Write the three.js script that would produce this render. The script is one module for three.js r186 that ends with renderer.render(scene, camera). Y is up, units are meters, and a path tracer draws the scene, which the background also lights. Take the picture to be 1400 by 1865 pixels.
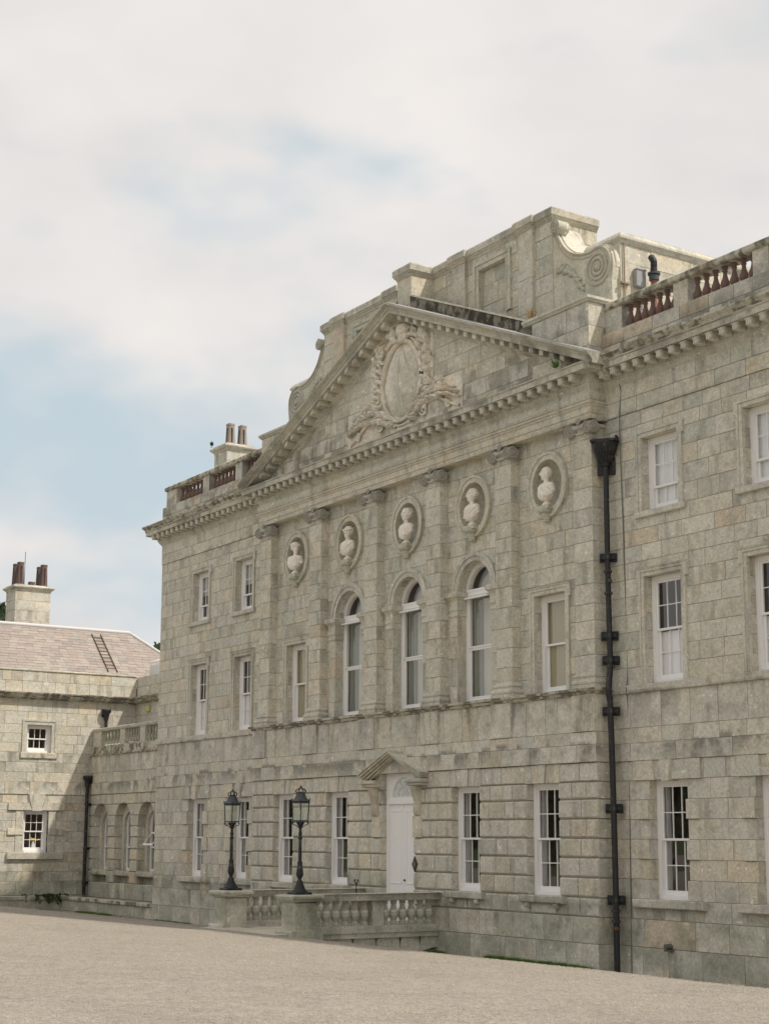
import * as THREE from 'three';
import { mergeGeometries } from 'three/addons/utils/BufferGeometryUtils.js';
import { Brush, Evaluator, SUBTRACTION } from 'three-bvh-csg';

// ───────────── camera, sky, sun, exposure ─────────────
const scene = new THREE.Scene();
const camera = new THREE.PerspectiveCamera(2 * Math.atan(932.5 / 2868) * 180 / Math.PI, 0.75, 0.1, 3000);
{
  const D = Math.PI / 180, pit = 9.76 * D, yaw = 33.147 * D, roll = 0.241 * D;
  const fw = new THREE.Vector3(-Math.cos(yaw) * Math.cos(pit), Math.sin(pit), -Math.sin(yaw) * Math.cos(pit));
  const rt = new THREE.Vector3().crossVectors(fw, new THREE.Vector3(0, 1, 0)).normalize();
  const up = new THREE.Vector3().crossVectors(rt, fw);
  const r2 = rt.clone().multiplyScalar(Math.cos(roll)).addScaledVector(up, Math.sin(roll));
  const u2 = up.clone().multiplyScalar(Math.cos(roll)).addScaledVector(rt, -Math.sin(roll));
  camera.position.set(33.83, 1.6, 23);
  camera.quaternion.setFromRotationMatrix(new THREE.Matrix4().makeBasis(r2, u2, fw.clone().negate()));
  camera.setViewOffset(1400, 1865, 0, -100.5, 1400, 1865);       // a lens shifted a little upwards
}
const renderer = new THREE.WebGLRenderer({ antialias: true });
renderer.toneMapping = THREE.LinearToneMapping;
renderer.toneMappingExposure = 1.26;
renderer.shadowMap.enabled = true;

// seeded noise
function mulberry(a) { return () => { a |= 0; a = a + 0x6D2B79F5 | 0; let t = Math.imul(a ^ a >>> 15, 1 | a); t = t + Math.imul(t ^ t >>> 7, 61 | t) ^ t; return ((t ^ t >>> 14) >>> 0) / 4294967296; }; }
const R = mulberry(7);
const rr = (a, b) => a + (b - a) * R();
const NT = new Float32Array(65536); { const q = mulberry(99); for (let i = 0; i < 65536; i++) NT[i] = q(); }
const sm = t => t * t * (3 - 2 * t);
const lerp = (a, b, t) => a + (b - a) * t;
const clamp = (v, a = 0, b = 1) => v < a ? a : v > b ? b : v;
const sstep = (a, b, v) => sm(clamp((v - a) / (b - a)));
function n2(x, y, s = 0) {
  const xi = Math.floor(x), yi = Math.floor(y), fx = sm(x - xi), fy = sm(y - yi);
  const a = (xi + s * 37) & 255, b = (xi + 1 + s * 37) & 255, c = ((yi + s * 91) & 255) << 8, d = ((yi + 1 + s * 91) & 255) << 8;
  const p = NT[a | c], q = NT[b | c], r = NT[a | d], t = NT[b | d];
  return p + (q - p) * fx + (r - p + (p - q - r + t) * fx) * fy;
}
function fbm(x, y, o = 4, s = 0) { let v = 0, a = 0.5, t = 0; for (let i = 0; i < o; i++) { v += a * n2(x, y, s + i * 3); t += a; x *= 2.03; y *= 2.03; a *= 0.5; } return v / t; }
const n3 = (x, y, z, s = 0) => { const zi = Math.floor(z), f = sm(z - zi); return lerp(n2(x + zi * 17.3, y + zi * 5.7, s), n2(x + (zi + 1) * 17.3, y + (zi + 1) * 5.7, s), f); };
function fbm3(x, y, z, o = 5, s = 0) { let v = 0, a = 0.5, t = 0; for (let i = 0; i < o; i++) { v += a * n3(x, y, z, s + i * 3); t += a; x *= 2.1; y *= 2.1; z *= 2.1; a *= 0.5; } return v / t; }

// sky: thin broken cloud over pale blue, one texture all round
{
  const W = 2048, H = 1024, d = new Float32Array(W * H * 4);
  // openings (-) and banks (+) of cloud: azimuth from -x towards -z, elevation, widths in degrees, strength
  const blobs = [[-17, 14.6, 13, 3.8, -.46], [-28, 14, 6, 3.6, -.36], [-25.3, 22.4, 3.6, 1.4, -.2], [-30.1, 25.0, 3.4, 1.2, -.22], [-35, 24.4, 3.2, 1.0, -.22], [-31.5, 21.4, 5, 1.7, -.1], [-37, 28.6, 2.4, .8, -.14],
    [-22.2, 20.0, 3.2, 1.1, .2], [-20, 10.6, 5, .9, .16], [-29.5, 19.4, 2.4, 1.0, .14], [-44, 24, 9, 7, .26], [-30, 30.5, 14, 2.2, .14]];
  for (let j = 0; j < H; j++) {
    const el = (0.5 - (j + 0.5) / H) * Math.PI, cy = Math.cos(el), y = Math.sin(el), eld = el * 57.2958;
    for (let i = 0; i < W; i++) {
      // u 0..1 ; direction as three.js reads an equirectangular map (filled bottom row first)
      const u = (i + 0.5) / W, th = (u - 0.5) * Math.PI * 2;
      const x = Math.cos(th) * cy, z = Math.sin(th) * cy;
      const azd = Math.atan2(z, -x) * 57.2958;
      const e2 = Math.max(y, 0.02) + 0.12, px = x / e2, pz = z / e2;
      const wx = fbm3(px * .8 + 3, pz * .8, 1.5, 3, 5) - .5;
      let c = fbm3(px * 1.15 + wx, pz * 1.15 + 4 + wx, 2.2, 6, 0) * 1.25 - 0.02 + (fbm3(x * 7 + wx * 2, y * 15, z * 7, 6, 11) - .5) * .6 + (fbm3(x * 24 + wx * 4, y * 46, z * 24, 5, 61) - .5) * .46;
      const w1 = (fbm3(x * 9, y * 16, z * 9, 4, 41) - .5) * 9, w2 = (fbm3(x * 9 + 7, y * 16, z * 9, 4, 43) - .5) * 5;
      for (const b of blobs) { const da = (azd + w1 - b[0]) / b[2], de = (eld + w2 - b[1]) / b[3], q = da * da + de * de; if (q < 9) c += b[4] * Math.exp(-q); }
      const cov = sstep(0.1, 0.74, c);
      const hz = Math.exp(-Math.max(eld, 0) / 9);
      const br = [lerp(.45, .60, hz), lerp(.55, .655, hz), lerp(.61, .685, hz)];
      const sh = clamp(fbm3(px * 2 + 9, pz * 2, 7.7, 4, 21) * .9 + (fbm3(x * 12 + wx * 3, y * 22, z * 12, 5, 27) - .5) * .9);
      const cl = [lerp(.66, .83, sh), lerp(.635, .785, sh), lerp(.625, .75, sh)];
      const k = ((H - 1 - j) * W + i) * 4;
      for (let q = 0; q < 3; q++) d[k + q] = (y < -0.03 ? [.3, .3, .27][q] : lerp(br[q], cl[q], cov * .97)) * SKYGAIN();
      d[k + 3] = 1;
    }
  }
  function SKYGAIN() { return 0.9; }
  const t = new THREE.DataTexture(d, W, H, THREE.RGBAFormat, THREE.FloatType);
  t.mapping = THREE.EquirectangularReflectionMapping; t.magFilter = THREE.LinearFilter; t.minFilter = THREE.LinearFilter; t.needsUpdate = true;
  scene.background = t; scene.environment = t;
}
const SUN = new THREE.Vector3(0.667, 1, -0.364).normalize();
const sun = new THREE.DirectionalLight(new THREE.Color(1, 0.93, 0.82), 2.6);
sun.position.copy(SUN).multiplyScalar(90); sun.target.position.set(0, 0, 4);
sun.castShadow = true; sun.shadow.radius = 4; sun.shadow.mapSize.set(2048, 2048);
Object.assign(sun.shadow.camera, { left: -60, right: 60, top: 60, bottom: -60, near: 1, far: 260 });
scene.add(sun, sun.target);

// ───────────── textures ─────────────
function tex(W, H, f, srgb = false, rep) {
  const d = new Uint8Array(W * H * 4);
  for (let j = 0; j < H; j++) for (let i = 0; i < W; i++) { const c = f(i, j), k = (j * W + i) * 4; d[k] = clamp(c[0], 0, 255); d[k + 1] = clamp(c[1], 0, 255); d[k + 2] = clamp(c[2], 0, 255); d[k + 3] = 255; }
  const t = new THREE.DataTexture(d, W, H); t.magFilter = THREE.LinearFilter; t.minFilter = THREE.LinearMipmapLinearFilter; t.generateMipmaps = true;
  if (srgb) t.colorSpace = THREE.SRGBColorSpace;
  t.wrapS = t.wrapT = THREE.RepeatWrapping; if (rep) t.repeat.set(rep[0], rep[1]); t.needsUpdate = true; return t;
}
const s8 = v => 255 * (v <= 0.0031308 ? v * 12.92 : 1.055 * Math.pow(Math.max(v, 0), 1 / 2.4) - 0.055);
// granite of the whole front, laid out in metres: u = (x + .8 z + 18) / 36, v = (y + .6 z + 2) / 21
const FW = 36, FH = 21;
const stoneMap = tex(2048, 2048, (i, j) => {
  const x = i / 2048 * FW - 18, y = j / 2048 * FH - 2;
  const sp = n2(x * 38, y * 38, 1) * .6 + n2(x * 21, y * 21, 2) * .4 - .5;        // crystals
  const md = fbm(x * 3.1, y * 3.1, 4, 5) - .5, lo = fbm(x * .55, y * .6, 3, 9) - .5;
  let v = 1.03 + sp * .5 + md * .22 + lo * .12;
  const warm = sstep(.52, .74, fbm(x * .9 + 40, y * .9, 4, 14));                   // iron-stained ochre
  const grn = sstep(.48, .72, fbm(x * .8, y * .7 + 60, 4, 23)) * .75;              // grey-green algae
  let r = lerp(.60, .61, warm), g = lerp(.568, .552, warm), b = lerp(.487, .437, warm);
  r = lerp(r, .515, grn); g = lerp(g, .503, grn); b = lerp(b, .425, grn);
  // grime runs: narrow, wandering, drawn downwards
  const run = fbm(x * 3.4 + fbm(x, y * .6, 2, 3) * 1.4, y * .42, 4, 31);
  const blot = fbm(x * 2.2, y * 2.0, 4, 44);
  let gr = sstep(.55, .8, run) * .42;
  const near = (a, w0, w1) => y > a ? Math.max(0, 1 - (y - a) / w0) : Math.max(0, 1 - (a - y) / w1);
  gr += sstep(.42, .66, blot) * (near(3.62, .1, .45) * .95 + near(4.72, .05, .9) * .6 + near(12.3, .6, .8) * .9 + near(13.1, .5, .7) * .7 + near(0.2, .1, .7) * .5 + near(10.92, .1, .5) * .4 + near(16.9, .2, .7) * .5);
  gr += sstep(.6, .74, fbm(x * 6, y * 6, 3, 51)) * .22;
  v *= 1 - clamp(gr, 0, .85) * .6;
  const algae = sstep(.35, .62, fbm(x * 1.1, y * 1.5, 4, 61)) * sstep(1.5, -.5, y + (fbm(x * 2, y * 2, 3, 66) - .5) * 1.3);   // green film at the foot of the wall
  r = lerp(r, .385, algae * .85); g = lerp(g, .385, algae * .85); b = lerp(b, .305, algae * .85);
  const lich = n2(x * 9, y * 9, 71) > .93 && n2(x * 31, y * 31, 73) > .45 ? .22 : 0;  // pale lichen
  return [s8(r * v + lich), s8(g * v + lich), s8(b * v + lich * .9)];
}, true);
stoneMap.wrapS = stoneMap.wrapT = THREE.MirroredRepeatWrapping;
const bumpTex = tex(512, 512, (i, j) => { const v = 255 * (n2(i * .5, j * .5, 3) * .4 + n2(i * .16, j * .16, 6) * .35 + n2(i / 32, j / 32, 8) * .25); return [v, v, v]; });
const stoneBump = bumpTex.clone(); stoneBump.repeat.set(FW / 1.6, FH / 1.6); stoneBump.needsUpdate = true;
// ───────────── helpers ─────────────
const V3 = (x, y, z) => new THREE.Vector3(x, y, z);
const used = new Map();
function numbered(n) { const k = used.get(n) || 0; used.set(n, k + 1); return k ? n + '_' + String(k).padStart(3, '0') : n; }
function mesh(name, geo, mat, parent) {
  const m = new THREE.Mesh(geo, mat); m.name = name; m.castShadow = m.receiveShadow = true; (parent || scene).add(m); return m;
}
function tag(o, label, category, group, kind) { o.name = numbered(o.name); Object.assign(o.userData, { label, category }); if (group) o.userData.group = group; if (kind) o.userData.kind = kind; return o; }
function thing(name, label, category, p = [0, 0, 0], turn = 0, group) { const g = new THREE.Group(); g.name = name; g.position.set(...p); g.rotation.y = turn; scene.add(g); return tag(g, label, category, group); }
function part(name, parent, p) { const g = new THREE.Group(); g.name = name; if (p) g.position.set(...p); parent.add(g); return g; }
function structure(name, geo, mat) { const m = mesh(name, geo, mat); m.userData.kind = 'structure'; return m; }
const mat = (c, rough = .9, o = {}) => new THREE.MeshStandardMaterial({ color: Array.isArray(c) ? new THREE.Color().setRGB(...c) : c, roughness: rough, ...o });

// geometry: everything non-indexed with position, normal, uv
function flat(pos, smooth) {
  const g = new THREE.BufferGeometry(); g.setAttribute('position', new THREE.Float32BufferAttribute(pos, 3)); g.computeVertexNormals(); return U(g);
}
function U(g, ox = 0, oy = 0) {       // stone uv in metres over the front
  if (g.index) g = g.toNonIndexed();
  if (!g.attributes.normal) g.computeVertexNormals();
  const p = g.attributes.position, nn = g.attributes.normal, u = new Float32Array(p.count * 2);
  for (let i = 0; i < p.count; i++) {
    const X = p.getX(i), Y = p.getY(i), Z = p.getZ(i), ax = Math.abs(nn.getX(i)), ay = Math.abs(nn.getY(i)), az = Math.abs(nn.getZ(i));
    const s = ax > az && ax > ay ? Z + X * .37 : X, t = ay > ax && ay > az ? Y + Z : Y;
    u[2 * i] = (s + 18 + ox) / FW; u[2 * i + 1] = (t + 2 + oy) / FH;
  }
  g.setAttribute('uv', new THREE.BufferAttribute(u, 2));
  for (const k of Object.keys(g.attributes)) if (!['position', 'normal', 'uv', 'color'].includes(k)) g.deleteAttribute(k);
  return g;
}
const quad = (o, a, b, c, d) => { for (const v of [a, b, c, a, c, d]) o.push(v[0], v[1], v[2]); };
// a dressed block: sides, a chamfered arris and the face (back left open against the core)
function blk(x0, x1, y0, y1, zb, zf, cx = .006, cy = cx, cz = cx) {
  const o = [], z1 = zf - cz, a = [[x0, y0], [x1, y0], [x1, y1], [x0, y1]], b = [[x0 + cx, y0 + cy], [x1 - cx, y0 + cy], [x1 - cx, y1 - cy], [x0 + cx, y1 - cy]];
  for (let i = 0; i < 4; i++) { const j = (i + 1) & 3;
    quad(o, [...a[i], zb], [...a[j], zb], [...a[j], z1], [...a[i], z1]);
    quad(o, [...a[i], z1], [...a[j], z1], [...b[j], zf], [...b[i], zf]); }
  quad(o, [...b[0], zf], [...b[1], zf], [...b[2], zf], [...b[3], zf]);
  quad(o, [...a[3], zb], [...a[2], zb], [...a[1], zb], [...a[0], zb]);
  return flat(o);
}
const box = (x0, x1, y0, y1, z0, z1, c = .004) => {     // closed box with fine arrises on the front
  return blk(x0, x1, y0, y1, z0, z1, Math.min(c, (x1 - x0) * .2), Math.min(c, (y1 - y0) * .2), Math.min(c, (z1 - z0) * .2));
};
function xf(g, f) { const p = g.attributes.position; for (let i = 0; i < p.count; i++) { const v = f(p.getX(i), p.getY(i), p.getZ(i)); p.setXYZ(i, v[0], v[1], v[2]); } g.computeVertexNormals(); return g; }
const move = (g, x = 0, y = 0, z = 0) => g.translate(x, y, z);
const join = l => mergeGeometries(l.map(g => { const h = g.index ? g.toNonIndexed() : g; if (!h.attributes.uv) U(h); for (const k of Object.keys(h.attributes)) if (!['position', 'normal', 'uv'].includes(k)) h.deleteAttribute(k); return h; }));
function prism(pts, zb, zf, holes = []) {
  const s = new THREE.Shape(pts.map(p => new THREE.Vector2(p[0], p[1])));
  for (const h of holes) s.holes.push(new THREE.Path(h.map(p => new THREE.Vector2(p[0], p[1]))));
  const g = new THREE.ExtrudeGeometry(s, { depth: zf - zb, bevelEnabled: false, curveSegments: 20 }); g.translate(0, 0, zb); return U(g);
}
const rect = (x0, x1, y0, y1) => [[x0, y0], [x1, y0], [x1, y1], [x0, y1]];
const ellPts = (cx, cy, a, b, n = 40, t0 = 0, t1 = Math.PI * 2, open) => Array.from({ length: n + (open ? 1 : 0) }, (_, i) => { const t = t0 + (t1 - t0) * i / n; return [cx + a * Math.cos(t), cy + b * Math.sin(t)]; });
// moulding: profile [[out, y]...] carried along a plan path [[x, z]...] with mitred corners
function sweep(prof, path, closed, yf) {
  const n = path.length, o = [], off = [];
  for (let i = 0; i < n; i++) {
    const pv = path[(i - 1 + n) % n], c = path[i], nx = path[(i + 1) % n];
    let a = (i > 0 || closed) ? [c[0] - pv[0], c[1] - pv[1]] : null, b = (i < n - 1 || closed) ? [nx[0] - c[0], nx[1] - c[1]] : null;
    const N = v => { const l = Math.hypot(v[0], v[1]); return [-v[1] / l, v[0] / l]; };
    const na = a ? N(a) : N(b), nb = b ? N(b) : N(a), s = 1 + na[0] * nb[0] + na[1] * nb[1];
    off.push([(na[0] + nb[0]) / s, (na[1] + nb[1]) / s]);
  }
  const P = (i, k) => { const x = path[i][0] + off[i][0] * prof[k][0], z = path[i][1] + off[i][1] * prof[k][0]; return [x, prof[k][1] + (yf ? yf(x, z) : 0), z]; };
  for (let i = 0; i < (closed ? n : n - 1); i++) { const j = (i + 1) % n; for (let k = 0; k < prof.length - 1; k++) quad(o, P(i, k), P(j, k), P(j, k + 1), P(i, k + 1)); }
  if (!closed) for (const [i, s] of [[0, 1], [n - 1, -1]]) {     // end caps
    const tri = THREE.ShapeUtils.triangulateShape(prof.map(p => new THREE.Vector2(p[0], p[1])), []);
    for (const t of tri) for (const q of t) o.push(...P(i, q));
  }
  return flat(o);
}
const lathe = (pts, seg = 16) => U(new THREE.LatheGeometry(pts.map(p => new THREE.Vector2(p[0], p[1])), seg));
const tube = (pts, r, seg = 24, rad = 6, closed = false) => U(new THREE.TubeGeometry(new THREE.CatmullRomCurve3(pts.map(p => V3(...p)), closed), seg, r, rad, closed));
const cyl = (r0, r1, h, seg = 12) => U(new THREE.CylinderGeometry(r1, r0, h, seg));
const ball = (a, b, c, n = 10) => { const g = new THREE.SphereGeometry(1, n + 2, n); g.scale(a, b, c); return U(g); };
const ev = new Evaluator(); ev.attributes = ['position', 'normal', 'uv']; ev.useGroups = false;
function cut(geo, cutters) {
  let a = new Brush(geo); a.updateMatrixWorld();
  for (const c of cutters) { const b = new Brush(c); b.updateMatrixWorld(); a = ev.evaluate(a, b, SUBTRACTION); a.updateMatrixWorld(); }
  return U(a.geometry);
}
// surface nets over a signed distance field, for carved figures
function nets(f, lo, hi, h) {
  const nx = Math.ceil((hi[0] - lo[0]) / h) + 1, ny = Math.ceil((hi[1] - lo[1]) / h) + 1, nz = Math.ceil((hi[2] - lo[2]) / h) + 1;
  const v = new Float32Array(nx * ny * nz), id = (i, j, k) => i + nx * (j + ny * k);
  for (let k = 0; k < nz; k++) for (let j = 0; j < ny; j++) for (let i = 0; i < nx; i++) v[id(i, j, k)] = f(lo[0] + i * h, lo[1] + j * h, lo[2] + k * h);
  const vi = new Int32Array(nx * ny * nz).fill(-1), pos = [], idx = [];
  const E = []; for (let a = 0; a < 8; a++) for (const b of [1, 2, 4]) if (!(a & b)) E.push([a, a | b]);
  const c8 = a => [a & 1, (a >> 1) & 1, (a >> 2) & 1];
  for (let k = 0; k < nz - 1; k++) for (let j = 0; j < ny - 1; j++) for (let i = 0; i < nx - 1; i++) {
    let n = 0, s = [0, 0, 0];
    for (const [a, b] of E) { const A = c8(a), B = c8(b), va = v[id(i + A[0], j + A[1], k + A[2])], vb = v[id(i + B[0], j + B[1], k + B[2])];
      if ((va < 0) !== (vb < 0)) { const t = va / (va - vb); for (let q = 0; q < 3; q++) s[q] += A[q] + (B[q] - A[q]) * t; n++; } }
    if (n) { vi[id(i, j, k)] = pos.length / 3; pos.push(lo[0] + (i + s[0] / n) * h, lo[1] + (j + s[1] / n) * h, lo[2] + (k + s[2] / n) * h); }
  }
  for (let k = 1; k < nz - 1; k++) for (let j = 1; j < ny - 1; j++) for (let i = 1; i < nx - 1; i++) {
    const a = v[id(i, j, k)] < 0;
    const q = (p0, p1, p2, p3, fl) => { if (p0 < 0 || p1 < 0 || p2 < 0 || p3 < 0) return; if (fl) idx.push(p0, p1, p2, p0, p2, p3); else idx.push(p0, p2, p1, p0, p3, p2); };
    if (a !== v[id(i + 1, j, k)] < 0) q(vi[id(i, j - 1, k - 1)], vi[id(i, j, k - 1)], vi[id(i, j, k)], vi[id(i, j - 1, k)], a);
    if (a !== v[id(i, j + 1, k)] < 0) q(vi[id(i - 1, j, k - 1)], vi[id(i - 1, j, k)], vi[id(i, j, k)], vi[id(i, j, k - 1)], a);
    if (a !== v[id(i, j, k + 1)] < 0) q(vi[id(i - 1, j - 1, k)], vi[id(i, j - 1, k)], vi[id(i, j, k)], vi[id(i - 1, j, k)], a);
  }
  const g = new THREE.BufferGeometry(); g.setAttribute('position', new THREE.Float32BufferAttribute(pos, 3)); g.setIndex(idx); g.computeVertexNormals();
  g.setAttribute('uv', new THREE.Float32BufferAttribute(new Float32Array(pos.length / 3 * 2), 2)); return g;
}

// ───────────── materials ─────────────
const tints = [[1, 1, 1], [.95, .96, .98], [1.06, 1.05, 1.03], [.88, .885, .88], [1.05, 1.0, .92], [.93, .95, .90], [1.15, 1.12, 1.10], [.98, .93, .84], [.80, .81, .79], [1.1, 1.03, .94], [1.24, 1.2, 1.17], [1.0, .82, .66]].map(t => t.map(v => 1 + (v - 1) * .5));
const tintW = [22, 16, 16, 11, 10, 10, 6, 7, 5, 5, 2.2, 1.2];
const stoneM = tints.map(t => mat(t, .93, { map: stoneMap, bumpMap: stoneBump, bumpScale: .006 }));
const stone = stoneM[0], stoneCool = stoneM[1], stoneDim = stoneM[3];
const stuffM = mat([1, 1, 1], .93, { map: stoneMap, bumpMap: stoneBump, bumpScale: .006, vertexColors: true });
const tsum = tintW.reduce((a, b) => a + b);
function pickTint() { let v = R() * tsum; for (let i = 0; i < tintW.length; i++) if ((v -= tintW[i]) < 0) return i; return 0; }
const grimeTex = tex(1024, 1024, (i, j) => {
  const x = i / 170, y = j / 170, b = fbm(x * 5.2, y * 5.2, 5, 5), st = fbm(x * 9 + b, y * 1.2, 3, 9), k = sstep(.44, .68, b * .65 + st * .35 + .04), s = n2(i * .45, j * .45, 3), o = sstep(.62, .72, fbm(x * 3 + 9, y * 3, 4, 17));
  const v = .86 + .3 * s; return [s8(lerp(lerp(.56, .42, o), .19, k) * v), s8(lerp(lerp(.53, .34, o), .175, k) * v), s8(lerp(lerp(.44, .24, o), .135, k) * v)]; }, true, [FW / 6, FH / 6]);
const grimeM = mat([1, 1, 1], .96, { map: grimeTex, bumpMap: stoneBump, bumpScale: .012 });
const mortar = mat([.25, .235, .19], .97, { bumpMap: stoneBump, bumpScale: .004 });
const paint = mat([.90, .88, .865], .45);
const marble = mat([.88, .815, .725], .6, { bumpMap: stoneBump, bumpScale: .003 });
const ironTex = tex(256, 256, (i, j) => { const k = sstep(.62, .78, fbm(i / 14, j / 22, 4, 7)), s = n2(i * .6, j * .6, 3) * .5 + .75; return [s8(lerp(.013, .075, k) * s), s8(lerp(.015, .06, k) * s), s8(lerp(.018, .05, k) * s)]; }, true, [FW / 1.2, FH / 1.2]);
const iron = mat([1, 1, 1], .55, { map: ironTex });
const leadM = mat([.34, .34, .34], .7);
const glass = new THREE.MeshPhysicalMaterial({ color: 0xffffff, transmission: 1, thickness: 0, roughness: .015, ior: 1.85 });

// ───────────── masonry ─────────────
const LR = mulberry(2024);
const pools = new Map();           // kind -> blocks waiting to become parts
const CAM = camera.position;
function lay(kind, owner, geo, tint = pickTint(), world) {
  geo.computeBoundingBox(); const b = geo.boundingBox, c = b.getCenter(V3(0, 0, 0)), s = b.getSize(V3(0, 0, 0));
  owner.updateMatrixWorld(); c.applyMatrix4(owner.matrixWorld);
  { const u = geo.attributes.uv, du = (LR() * 24 - 12) / FW, dv = (LR() - .5) * .16 / FH; for (let i = 0; i < u.count; i++) u.setXY(i, u.getX(i) + du, u.getY(i) + dv); }   // each block is cut from its own piece of stone
  const key = owner.uuid + kind; if (!pools.has(key)) pools.set(key, { kind, owner, list: [] });
  pools.get(key).list.push({ geo, tint, k: Math.max(s.x, .3) * s.y / c.distanceToSquared(CAM) });
}
function flushPools(limit = 290) {
  for (const { kind, owner, list } of pools.values()) {
    list.sort((a, b) => b.k - a.k);
    const lim = kind.startsWith('outer_') ? 0 : limit;
    list.slice(0, lim).forEach(b => mesh(kind, b.geo, stoneM[b.tint], owner));
    const rest = list.slice(lim);
    if (rest.length) {
      const gs = rest.map(b => { const n = b.geo.attributes.position.count, c = new Float32Array(n * 3); for (let i = 0; i < n; i++) c.set(tints[b.tint], i * 3); b.geo.setAttribute('color', new THREE.BufferAttribute(c, 3)); return b.geo; });
      const m = mesh(kind.startsWith('outer_') ? kind + 's' : 'distant_' + kind + 's', mergeGeometries(gs), stuffM, owner); m.userData.kind = 'stuff';
    }
  }
}
// courses of blocks between x0 and x1; holes are rectangles [x0,x1,y0,y1]; clip(geo,x0,x1,y0,y1) may reshape or drop a block
function courses(o) {
  const { x0, x1, ys, zf, zb, owner, kind, holes = [], len = [.55, 1.1], gap = .009, c = .006, cx = c, cy = c, cz = c, gy = gap, clip, tint } = o;
  for (let r = 0; r < ys.length - 1; r++) {
    const ya = ys[r], yb = ys[r + 1], ym = (ya + yb) / 2;
    let spans = [[x0, x1]];
    for (const h of holes) if (ym > h[2] && ym < h[3]) { const nx = []; for (const s of spans) { if (h[1] <= s[0] || h[0] >= s[1]) nx.push(s); else { if (h[0] > s[0]) nx.push([s[0], h[0]]); if (h[1] < s[1]) nx.push([h[1], s[1]]); } } spans = nx; }
    for (const [sa, sb] of spans) {
      const L = sb - sa; if (L < .02) continue;
      let n = Math.max(1, Math.round(L / rr(len[0], len[1]))), cuts = [sa];
      for (let i = 1; i < n; i++) cuts.push(sa + L * (i + rr(-.24, .24)) / n);
      cuts.push(sb);
      for (let i = 0; i < n; i++) {
        const a = cuts[i] + (i ? gap / 2 : 0), b = cuts[i + 1] - (i < n - 1 ? gap / 2 : 0);
        const pr = zf + rr(-.003, .004);
        let g = blk(a, b, ya + gy / 2, yb - gy / 2, zb, pr, cx, cy, cz);
        if (clip) g = clip(g, a, b, ya, yb, pr);
        if (g) lay(kind, owner, g, tint === undefined ? undefined : tint());
      }
    }
  }
}
const steps = (a, b, n) => Array.from({ length: n + 1 }, (_, i) => a + (b - a) * i / n);
const rows = (...l) => { const o = []; l.forEach(s => s.forEach(v => { if (!o.length || v > o[o.length - 1] + 1e-6) o.push(v); })); return o; };

// sash window: opening x±w/2, y0..y1; face of the box frame at zf
function sashWindow(owner, x, y0, y1, w, zf, cols, rt, rb, o = {}) {
  const g = part('sash_window', owner), F = .105, a = x - w / 2, b = x + w / 2, mid = o.mid ?? lerp(y0, y1, rt === rb ? .5 : rb / (rt + rb));
  const d = .13;
  mesh('frame', join([box(a, a + F, y0, y1, zf - d, zf), box(b - F, b, y0, y1, zf - d, zf), box(a + F, b - F, y1 - F, y1, zf - d, zf), box(a + F, b - F, y0, y0 + .085, zf - d, zf + .03)]), paint, g);
  const A = a + F, Bx = b - F;
  const sash = (ya, yb, z, rows, bot) => {
    const st = .055, rb_ = bot ? .105 : .05, l = [box(A, A + st, ya, yb, z - .04, z), box(Bx - st, Bx, ya, yb, z - .04, z), box(A + st, Bx - st, yb - .045, yb, z - .04, z), box(A + st, Bx - st, ya, ya + rb_, z - .04, z)];
    mesh('sash', join(l), paint, g);
    const X0 = A + st, X1 = Bx - st, Y0 = ya + rb_, Y1 = yb - .045, bw = .022;
    for (let i = 1; i < cols; i++) { const q = lerp(X0, X1, i / cols); mesh('glazing_bar', box(q - bw / 2, q + bw / 2, Y0, Y1, z - .034, z - .004), paint, g); }
    for (let j = 1; j < rows; j++) { const q = lerp(Y0, Y1, j / rows); mesh('glazing_bar', box(X0, X1, q - bw / 2, q + bw / 2, z - .0325, z - .0055), paint, g); }
    for (let i = 0; i < cols; i++) for (let j = 0; j < rows; j++) {
      const p = new THREE.PlaneGeometry((X1 - X0) / cols, (Y1 - Y0) / rows); p.rotateX(rr(-.013, .013)); p.rotateY(rr(-.013, .013));
      p.translate(lerp(X0, X1, (i + .5) / cols), lerp(Y0, Y1, (j + .5) / rows), z - .02); mesh('pane', p.toNonIndexed(), glass, g);
    }
  };
  sash(mid - .025, y1 - F, zf - .035, rt, false);
  sash(y0 + .085, mid + .025, zf - .085, rb, true);
  if (o.blind) { const [c, ya, yb] = o.blind; const ys = steps(ya, yb, 2), gg = []; const n = 14; for (let i = 0; i < n; i++) { const xa = lerp(A, Bx, i / n), xb = lerp(A, Bx, (i + 1) / n), k = i % 2 ? .012 : 0; quad(gg, [xa, ya, zf - .135 - k], [xb, ya, zf - .135 - (.012 - k)], [xb, yb, zf - .135 - (.012 - k)], [xa, yb, zf - .135 - k]); } mesh('blind', flat(gg), c, g); }
  if (o.shutter) mesh('shutter', box(A - .02, A + .03, y0 + .1, y1 - .08, zf - .27, zf - .16), paint, g);
  return g;
}
const blindWhite = mat([.80, .80, .80], .9), blindGrey = mat([.55, .55, .55], .9), blindTan = mat([.40, .36, .23], .9), curtainAndSkyPale = mat([.70, .67, .56], .9);
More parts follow.
